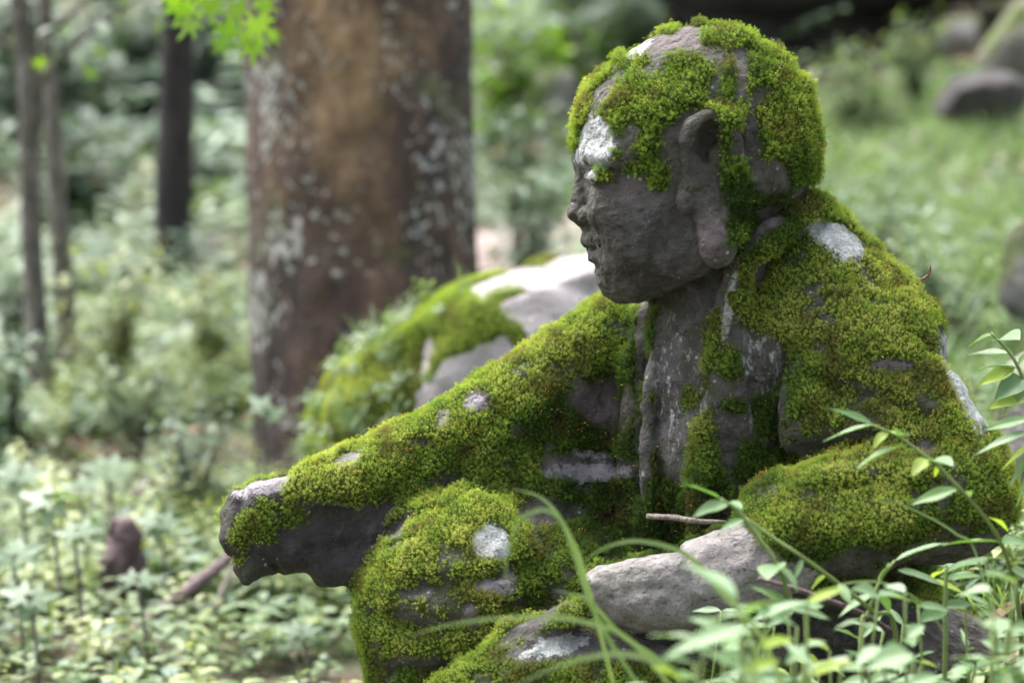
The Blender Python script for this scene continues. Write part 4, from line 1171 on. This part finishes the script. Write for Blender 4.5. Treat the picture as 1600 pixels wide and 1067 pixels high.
tube(V, F, smooth_path([Lb(430, -95, 3.35), Lb(415, -20, 3.3), Lb(395, 40, 3.25)], 8), np.linspace(.003, .001, 8), 5, .1, 2)
link('twig', mesh_from('twig', V, F, M_BARK2), parent=tw_)
r = random.Random(8)
for (px, py, s) in ((285, 22, 30), (300, 45, 28), (330, 15, 30), (352, 52, 28), (345, 75, 24), (382, 62, 30), (402, 45, 30), (395, 78, 28), (370, 20, 30), (410, 15, 26), (318, -10, 30), (270, 5, 24), (300, -25, 26), (360, -20, 30), (425, 60, 16)):
    o = link('leaf', PALM_BRIGHT, parent=tw_); dd = 3.22 + r.uniform(-.06, .06)
    o.location = Lb(px, py - s * .4, dd); o.scale = (s * dd / FPX * 1.45,) * 3
    o.rotation_euler = (r.uniform(-2.1, -1.2), r.uniform(-.5, .5), r.uniform(-.6, .6))

sl_ = bpy.data.objects['slender_tree']; r = random.Random(5)
for (px, py, s, k) in ((105, 8, 22, 1), (60, 95, 22, 0), (128, 92, 22, 0), (142, 112, 20, 0), (85, 82, 18, 0), (20, 60, 20, 0), (150, 80, 18, 0), (110, 70, 16, 0)):
    o = link('leaf', PALM_RUST if k else PALM_BRIGHT, parent=sl_); dd = 4.45 + r.uniform(-.08, .08)
    o.location = at(px, py, dd) - sl_.location; o.scale = (s * dd / FPX,) * 3; o.rotation_euler = (r.uniform(-2, -1), r.uniform(-.5, .5), r.uniform(-2, 2))

def seedling(px, py, depth, leaves, label, group=None):
    """upright stem with a few broad palmate leaves"""
    c = at(px, py, depth); g = Vector((c.x, c.y, gz(c.x, c.y))); e = empty('seedling', g); tag(e, label, 'seedling', group)
    V = []; F = []; top = c - g; tube(V, F, smooth_path([Vector((0.01, 0, -.01)), top * .5 + Vector((.008, 0, 0)), top], 8), np.linspace(.0035, .002, 8), 6, .1, 3)
    link('stem', mesh_from('stem', V, F, M_BARK2), parent=e)
    for (dx, dy, s, rx, rz) in leaves:
        o = link('leaf', PALM_PALE, parent=e); o.location = at(px + dx, py + dy, depth) - g; o.scale = (s * 0.85 * depth / FPX,) * 3; o.rotation_mode = 'ZYX'; o.rotation_euler = (rx, 0, rz)
seedling(80, 800, 3.15, [(-8, -22, 60, .6, 1.2), (10, -30, 60, -.35, -.9), (0, -10, 55, .9, 3.0)], 'seedling with three broad pale leaves beside the purple stump')
seedling(125, 770, 3.3, [(5, -10, 46, .8, -.9), (-8, -5, 40, .7, .9)], 'seedling with two pale leaves behind the three-leaved one')
seedling(115, 835, 3.0, [(0, -4, 42, .7, 1.5), (12, -8, 44, .7, -1.4)], 'low seedling with two flat leaves in front of the stump')
seedling(20, 870, 2.95, [(10, -5, 55, .7, -1.0), (-6, 0, 50, .8, 1.3)], 'pale broad-leaved seedling below the slender trees')
seedling(410, 640, 3.5, [(0, -5, 40, .9, .8), (12, 8, 36, .9, -1.0)], 'pale seedling at the foot of the thick trunk')

seedling(28, 745, 3.4, [(-6, -8, 50, .8, 1.4), (10, -4, 48, .7, -1.2), (0, 6, 40, .9, 3.1)], 'seedling with three leaves at the foot of the crooked slender tree')
seedling(165, 735, 3.6, [(-8, -4, 44, .8, 1.3), (9, -8, 46, .7, -1.3)], 'seedling with two spread leaves behind the purple stump')
seedling(248, 815, 3.3, [(-9, -4, 44, .7, 1.5), (9, 0, 40, .8, -1.4), (0, 8, 36, .9, 3.0)], 'seedling with three leaves between purple stump and fist')
seedling(45, 935, 2.9, [(-9, -6, 52, .7, 1.2), (10, -2, 50, .8, -1.3), (0, 10, 40, .9, 2.8)], 'leafy seedling in front of the two-leaved low ones')
seedling(215, 905, 3.0, [(-7, -2, 34, .8, 1.4), (8, 0, 36, .7, -1.2)], 'small seedling above the crooked fallen branch')
seedling(470, 985, 2.9, [(-7, -2, 34, .8, 1.4), (8, 0, 34, .7, -1.2), (0, 5, 30, .9, 3.0)], 'small seedling under the outstretched fist')
# purple stump and fallen branch
M_STUMP = rock_material('rotten_wood', (0.045, 0.028, 0.03), (0.10, 0.065, 0.07), (0.17, 0.12, 0.125))
def stump(px, py, depth, wpx, hpx, seed, label):
    c = at(px, py + hpx / 2, depth); k = depth / FPX; g = gz(c.x, c.y); top = at(px, py - hpx / 2, depth).z - g
    me = trunk_mesh('rotten_stump', [Vector((0, 0, -.06)), Vector((0, 0, 0.0)), Vector((.01, 0, top * .5)), Vector((.015, 0, top))], [wpx * k * .75, wpx * k * .6, wpx * k * .5, wpx * k * .36], M_STUMP, 24, 24, .8, seed)
    o = link('rotten_stump', me); o.location = (c.x, c.y, g); tag(o, label, 'stump')
stump(172, 856, 3.25, 70, 96, 3, 'low purple-brown rotten stump beside the broad-leaved seedling')
stump(225, 768, 3.8, 44, 40, 4, 'small reddish rotten stump behind the purple one')
def stick(name, pts, rs, mat, label, cat='branch', n=24, wob=.12):
    V = []; F = []; o0 = pts[0]; tube(V, F, smooth_path([p - o0 for p in pts], n), np.interp(np.linspace(0, 1, n), np.linspace(0, 1, len(rs)), rs), 7, wob, 5)
    o = link(name, mesh_from(name, V, F, mat)); o.location = o0; tag(o, label, cat); return o
def gpt(px, py, lift): 
    p, d = on_ground(px, py, 2.3); return p + Vector((0, 0, lift))
stick('fallen_branch', [gpt(165, 1066, .03), gpt(215, 1030, .04), gpt(262, 1005, .05), gpt(318, 985, .07), gpt(372, 962, .09)], [.009, .010, .008, .010, .006], M_STUMP, 'crooked purplish branch lying across the low herbs')
stick('fallen_twig', [gpt(335, 1012, .05), gpt(362, 985, .08), gpt(378, 968, .10)], [.004, .004, .003], M_BARK2, 'thin twig leaning on the crooked fallen branch', 'twig')
# ================================================================== PLANTS IN FRONT OF THE STATUE
M_LEAF = leaf_material('plant_leaves', [(0.12, 0.23, 0.09), (0.16, 0.27, 0.12), (0.20, 0.30, 0.16), (0.14, 0.25, 0.08)], .32, .4, .45)
M_YOUNG = leaf_material('young_leaves', [(0.30, 0.42, 0.06), (0.36, 0.46, 0.09)], .45, .4, .4)
M_STEM = leaf_material('plant_stems', [(0.17, 0.24, 0.07), (0.24, 0.31, 0.11)], .1, .45, .4)
M_BLADE = leaf_material('grass_blades', [(0.17, 0.26, 0.09), (0.23, 0.31, 0.13), (0.15, 0.23, 0.09)], .4, .35, .5)

def blade_mesh(name, mat, wr, droop, n=7):
    """lance-shaped leaf, 1 long along +Y, creased on the midrib, slightly wavy"""
    V = []; F = []
    for i in range(n + 1):
        t = i / n; w = wr * .5 * (max(0.02, math.sin(math.pi * t ** .75)) ** .9 if 0 < i < n else .02)
        z = -droop * t * t; wv = .012 * math.sin(t * 11)
        V += [Vector((-w, t, z + w * .35 + wv)), Vector((-w * .5, t, z + w * .12)), Vector((0, t, z - .004)), Vector((w * .5, t, z + w * .12)), Vector((w, t, z + w * .35 - wv))]
    for i in range(n):
        for j in range(4):
            a = i * 5 + j; F.append((a, a + 1, a + 6, a + 5))
    return mesh_from(name, V, F, mat)
LEAF_M = {(k, y): blade_mesh('leaf', M_YOUNG if y else M_LEAF, wr, dr) for k, (wr, dr) in enumerate(((.24, .10), (.36, .16), (.58, .20))) for y in (0, 1)}

def leaf_obj(parent, org, base, tip, wratio, young=0, roll=0.0):
    k = 0 if wratio < .3 else (1 if wratio < .47 else 2)
    me = LEAF_M[(k, young)]; o = link('leaf', me, parent=parent)
    y = tip - base; L_ = y.length; y.normalize()
    z = Vector((0, -.35, 1)); x = y.cross(z)
    if x.length < .05: x = Vector((1, 0, 0))
    x.normalize(); z = x.cross(y)
    q = Matrix((x, y, z)).transposed().to_quaternion() @ Quaternion((0, 1, 0), roll)
    o.location = base - org; o.rotation_mode = 'QUATERNION'; o.rotation_quaternion = q
    w = {0: .24, 1: .36, 2: .58}[k]
    o.scale = (L_ * wratio / w, L_, L_)
    return o

def plant(name, stems, leaves, label, cat='plant', group=None, rad=.0022):
    """stems: lists of (px, py, depth); leaves: (bx, by, tx, ty, depth, width px, young)"""
    root = at(*stems[0][0]); g = gz(root.x, root.y); org = Vector((root.x, root.y, min(g, root.z)))
    e = empty(name, org); tag(e, label, cat, group); r = random.Random(len(label) + len(leaves))
    for si, st in enumerate(stems):
        pts = [at(*p) - org for p in st]
        if si == 0 and pts[0].z > .01: pts = [Vector((0, 0, -.01))] + pts
        V = []; F = []; n = 5 * len(pts)
        tube(V, F, smooth_path(pts, n), np.linspace(rad, rad * .5, n), 6, .06, si)
        link('stem', mesh_from('stem', V, F, M_STEM), parent=e)
    for (bx_, by_, tx_, ty_, dd, wpx, yg) in leaves:
        b = at(bx_, by_, dd); t = at(tx_, ty_, dd + r.uniform(-.035, .02)); L_ = math.hypot(tx_ - bx_, ty_ - by_)
        leaf_obj(e, org, b, t, max(.16, wpx / max(L_, 8)), yg, r.uniform(-.5, .5))
    return e

A = 1.83
plant('leafy_stem', [[(1596, 1010, A + .1), (1591, 947, A + .08), (1580, 892, A + .06), (1560, 840, A + .04), (1532, 800, A + .02), (1503, 767, A), (1469, 731, A), (1440, 708, A), (1402, 681, A), (1364, 664, A)]],
    [(1366, 664, 1299, 633, A, 15, 0), (1366, 663, 1284, 682, A, 14, 0), (1388, 675, 1362, 696, A, 20, 1), (1404, 682, 1385, 668, A, 16, 1), (1415, 694, 1336, 721, A, 21, 0), (1404, 681, 1420, 668, A, 10, 0), (1450, 716, 1426, 736, A, 12, 1), (1462, 726, 1463, 746, A, 12, 1), (1455, 720, 1487, 717, A, 20, 0), (1497, 764, 1418, 784, A, 24, 0), (1503, 768, 1516, 770, A, 8, 0), (1545, 808, 1577, 822, A, 14, 1), (1563, 846, 1473, 842, A + .02, 17, 0), (1565, 848, 1612, 842, A + .02, 20, 0), (1580, 890, 1625, 905, A + .05, 22, 0)],
    'long arching stem with paired narrow leaves leaning over the mossy sleeve')
B = 1.80
plant('leafy_stem', [[(1400, 1000, B + .1), (1364, 955, B + .06), (1310, 912, B + .03), (1255, 871, B), (1205, 838, B), (1163, 808, B)]],
    [(1163, 812, 1126, 822, B, 12, 0), (1166, 812, 1204, 851, B, 24, 0), (1255, 871, 1240, 905, B, 10, 0), (1310, 912, 1330, 940, B, 14, 0), (1290, 900, 1262, 918, B, 12, 1)],
    'thin stem reaching over the bare forearm with one broad leaf')
plant('leafy_stem', [[(1262, 1010, B), (1240, 950, B - .01), (1213, 880, B - .02), (1184, 838, B - .02), (1155, 800, B - .02), (1126, 779, B - .02)]],
    [(1126, 779, 1067, 748, B - .02, 13, 0), (1138, 786, 1085, 798, B - .02, 18, 0), (1138, 784, 1160, 790, B - .02, 18, 0), (1213, 880, 1196, 897, B - .02, 25, 0), (1216, 885, 1252, 918, B - .02, 30, 0), (1240, 948, 1171, 909, B - .03, 15, 0), (1243, 950, 1192, 975, B - .03, 26, 0), (1245, 952, 1286, 940, B - .03, 30, 0)],
    'upright leafy stem crossing the bare forearm with a pointed top leaf')
C = 1.86
plant('leafy_stem', [[(1477, 1015, C), (1476, 960, C), (1478, 905, C), (1478, 888, C)]],
    [(1478, 893, 1541, 866, C, 16, 0), (1477, 892, 1454, 896, C, 14, 1), (1480, 905, 1537, 893, C, 16, 0), (1473, 946, 1522, 940, C, 18, 0), (1476, 948, 1440, 965, C, 18, 0)],
    'short upright plant with leaves spread above the sleeve hollow')
plant('leafy_stem', [[(1345, 1010, C), (1356, 960, C), (1376, 905, C), (1398, 876, C)]],
    [(1398, 876, 1476, 840, C, 20, 0), (1390, 882, 1370, 905, C, 28, 0), (1402, 890, 1478, 909, C, 19, 0), (1368, 925, 1309, 957, C, 17, 0), (1372, 930, 1392, 950, C, 14, 0)],
    'plant with a long twisted leaf before the dark sleeve hollow')
D = 2.0
plant('leafy_stem', [[(1612, 720, D), (1606, 620, D), (1595, 583, D), (1577, 551, D), (1548, 520, D)]],
    [(1562, 530, 1588, 520, D, 22, 0), (1552, 523, 1508, 536, D, 16, 0), (1577, 552, 1512, 548, D, 18, 0), (1590, 576, 1532, 566, D, 20, 0), (1585, 575, 1529, 598, D, 17, 1), (1598, 590, 1560, 616, D, 24, 0), (1600, 600, 1570, 640, D, 20, 0), (1604, 625, 1545, 632, D, 16, 1), (1590, 570, 1620, 545, D, 20, 0)],
    'leafy stem with small oval leaves beside the purplish rock')
plant('leafy_stem', [[(1630, 800, D - .1), (1625, 700, D - .1), (1612, 650, D - .1)]],
    [(1612, 655, 1532, 668, D - .1, 20, 0), (1618, 672, 1518, 704, D - .1, 22, 0), (1620, 690, 1560, 730, D - .1, 18, 1), (1622, 700, 1570, 760, D - .1, 18, 0), (1625, 720, 1580, 790, D - .1, 22, 0)],
    'stem with long pale blades at the shoulder side')

def grass(pts, wpx, label, twist=.3):
    """one arching blade of grass, a creased ribbon"""
    W = [at(*p) for p in pts]; n = 26; P = smooth_path(W, n); o0 = P[0]; V = []; F = []
    for i, p in enumerate(P):
        t = (P[min(i + 1, n - 1)] - P[max(i - 1, 0)]).normalized(); f = i / (n - 1)
        s = t.cross(Vector((math.sin(twist * 3 * f) * .4, -1, .5))).normalized(); nn = s.cross(t)
        w = wpx * pts[0][2] / FPX * .29 * (1 - f ** 3) * (.75 + .25 * math.sin(3.1 * f)) + .0002
        V += [p - o0 - s * w + nn * w * .35, p - o0, p - o0 + s * w + nn * w * .35]
    for i in range(n - 1):
        for j in (0, 1): a = i * 3 + j; F.append((a, a + 1, a + 4, a + 3))
    o = link('grass_blade', mesh_from('grass_blade', V, F, M_BLADE)); o.location = o0; tag(o, label, 'grass')
E = 1.70
grass([(960, 1075, E), (925, 940, E), (907, 876, E), (891, 839, E), (870, 802, E), (841, 775, E), (800, 763, E)], 11, 'grass blade arching highest over the mossy lap')
grass([(1000, 1075, E - .05), (930, 960, E - .05), (885, 830, E - .05), (862, 801, E - .05), (837, 798, E - .05), (808, 818, E - .05), (794, 860, E - .05), (788, 915, E - .05)], 12, 'grass blade bent over in a hoop before the knee')
grass([(1200, 1075, E), (1159, 963, E), (1126, 917, E), (1093, 884, E), (1060, 860, E), (1014, 847, E), (977, 846, E), (936, 860, E), (905, 884, E)], 14, 'broad grass blade bowed across the hand and forearm')
grass([(1050, 1075, E - .1), (1005, 1020, E - .1), (965, 987, E - .1), (928, 975, E - .1), (870, 964, E - .1), (787, 965, E - .1), (705, 975, E - .1), (639, 993, E - .1)], 13, 'long flat grass blade lying across the mossy knee')
grass([(1090, 1085, E), (1027, 1029, E), (994, 1008, E), (961, 983, E), (936, 954, E), (911, 932, E), (866, 922, E)], 13, 'grass blade curling below the hand')
grass([(1080, 1090, E - .15), (1055, 1050, E - .15), (1014, 1029, E - .15), (952, 1021, E - .15), (870, 1041, E - .15), (800, 1072, E - .15)], 16, 'wide grass blade bent low over the leg')
grass([(1560, 1010, C), (1524, 863, C), (1494, 834, C), (1452, 808, C), (1402, 786, C), (1362, 779, C)], 7, 'thin grass blade rising to the sleeve with a straight tip')
grass([(1180, 1050, B), (1193, 993, B), (1251, 947, B), (1302, 917, B), (1348, 908, B), (1390, 913, B), (1436, 938, B), (1465, 972, B), (1482, 1003, B)], 6, 'thin grass stalk arched over the dark hollow')
grass([(1230, 1080, 1.6), (1180, 980, 1.6), (1130, 930, 1.6), (1090, 885, 1.6), (1068, 862, 1.6)], 12, 'upright blurred grass blade before the forearm', .6)

# low plants crowding the foot of the statue
def low_plant(px, py, depth, n, ln, seed, label, wr=.3, group='low plants at the foot of the statue'):
    r = random.Random(seed); c = at(px, py, depth); g = gz(c.x, c.y); org = Vector((c.x + r.uniform(-.01, .01), c.y, min(g, c.z - .03)))
    e = empty('low_plant', org); tag(e, label, 'plant', group)
    top = c - org; V = []; F = []; mid = top * .5 + Vector((r.uniform(-.015, .015), r.uniform(-.01, .01), 0))
    path = smooth_path([Vector((0, 0, -.01)), mid, top], 9); tube(V, F, path, np.linspace(.002, .001, 9), 5, .05, seed); link('stem', mesh_from('stem', V, F, M_STEM), parent=e)
    for i in range(n):
        f = .45 + .55 * (i // 2 + 1) / (n / 2); f = min(f, 1); p = path[min(8, int(f * 8))]
        a = (i % 2) * 3.14 + (i // 2) * 1.3 + r.uniform(-.5, .5); el = r.uniform(-.25, .55)
        d = Vector((math.cos(a) * math.cos(el), math.sin(a) * .75 * math.cos(el), math.sin(el)))
        L_ = ln * r.uniform(.65, 1.2); leaf_obj(e, Vector((0, 0, 0)), p, p + d * L_, wr * r.uniform(.8, 1.3), 1 if r.random() < .12 else 0, r.uniform(-.4, .4))
def low_label(k, px, dd, n):
    shape = ('narrow pointed', 'oval', 'broad')[k]
    where = 'below the pale hand' if px < 1130 else 'below the bare forearm' if px < 1260 else 'under the dark sleeve hollow' if px < 1420 else 'below the mossy elbow'
    return 'low %s plant with %s leaves %s%s' % ('sparse' if n < 7 else 'bushy', shape, where, ', against the stone' if dd > 1.75 else ', off the stone')
r = random.Random(77)
spots = []
for i in range(46):
    px = 1600 - 480 * r.random() ** 1.35; py = r.uniform(935, 1085) - (px - 1150) * .06; spots.append((px, py, r.uniform(1.55, 1.95)))
spots += [(1130, 985, 1.55), (1165, 960, 1.5), (1085, 1035, 1.5), (1190, 1010, 1.52), (1060, 1060, 1.55), (1215, 1045, 1.5), (1010, 1066, 1.6)]
for i, (px, py, dd) in enumerate(spots):
    k = i % 3; n_ = r.choice((5, 6, 7, 8)); low_plant(px, py, dd, n_, (.036, .030, .028)[k] * r.uniform(.8, 1.2), 300 + i, low_label(k, px, dd, n_), (.22, .34, .52)[k])
for i, (px, py, dd, ln) in enumerate(((1150, 935, 1.45, .05), (1175, 985, 1.42, .055), (1100, 1000, 1.45, .05), (1170, 1050, 1.4, .05))):
    low_plant(px, py, dd, 5, ln, 500 + i, 'blurred tall plant with long leaves in front of the bare forearm', .26, 'blurred plants before the forearm')

# dry twigs and the curled leaf
M_TWIG = bark_material('dry_twig', [(0.20, 0.16, 0.14), (0.28, 0.23, 0.20), (0.36, 0.31, 0.28), (0.42, 0.38, 0.35)], 0, 8)
stick('dry_twig', [at(1012, 806, 2.02), at(1050, 808, 2.00), at(1090, 814, 1.99), at(1135, 815, 1.99)], [.0022, .0026, .0024, .0014], M_TWIG, 'pale dry twig lying against the chest above the forearm', 'twig', 14)
stick('dry_twig', [at(1185, 903, 1.84), at(1260, 925, 1.85), at(1340, 955, 1.87), at(1392, 985, 1.9)], [.0015, .002, .0022, .002], M_STUMP, 'brown dry twig slanting below the mossy sleeve', 'twig', 14)
M_CURL = leaf_material('curled_leaf', [(0.10, 0.018, 0.012), (0.07, 0.018, 0.012)], .2, .35, .4)
def curled():
    P = smooth_path([at(1416, 448, 2.125), at(1428, 439, 2.125), at(1440, 437, 2.125), at(1449, 431, 2.125), at(1454, 420, 2.125), at(1453, 413, 2.125)], 14); V = []; F = []; o0 = P[0]
    for i, p in enumerate(P):
        w = .0024 * max(0, math.sin(math.pi * (i - 4) / 9)) ** .7 + .0004
        V += [p - o0 + Vector((0, -w, w * .5)), p - o0 + Vector((w * .3, 0, -w * .4)), p - o0 + Vector((0, w, w * .5))]
    for i in range(13):
        for j in (0, 1): a = i * 3 + j; F.append((a, a + 1, a + 4, a + 3))
    o = link('curled_leaf', mesh_from('curled_leaf', V, F, M_CURL)); o.location = o0; tag(o, 'tiny curled dark red leaf standing off the mossy shoulder', 'leaf')
curled()

# ================================================================== UNSEEN TREES ADDED BEHIND AND BESIDE THE VIEWER TO BLOCK SKY LIGHT
for k, (x, y) in enumerate(((-2.6, -2.2), (0.4, -3.0), (3.0, -1.6), (4.2, 1.6), (-4.4, 1.2))):
    b = Vector((x, y, gz(x, y) - .05)); h = 5.5
    slender('sky_block_tree', [b, b + Vector((.05, 0, 1.2)), b + Vector((-.05, .1, 3)), b + Vector((.1, .1, h))], [.16, .12, .10, .04], M_BARK3, 'broad dark tree added out of view to block sky light facing the statue', 900, 60 + k,
            tuple((.25 + .09 * j, 1.2, j * 2.4 + k, .25) for j in range(8)), 'unseen trees added to block sky light', M_BLUE, .22)
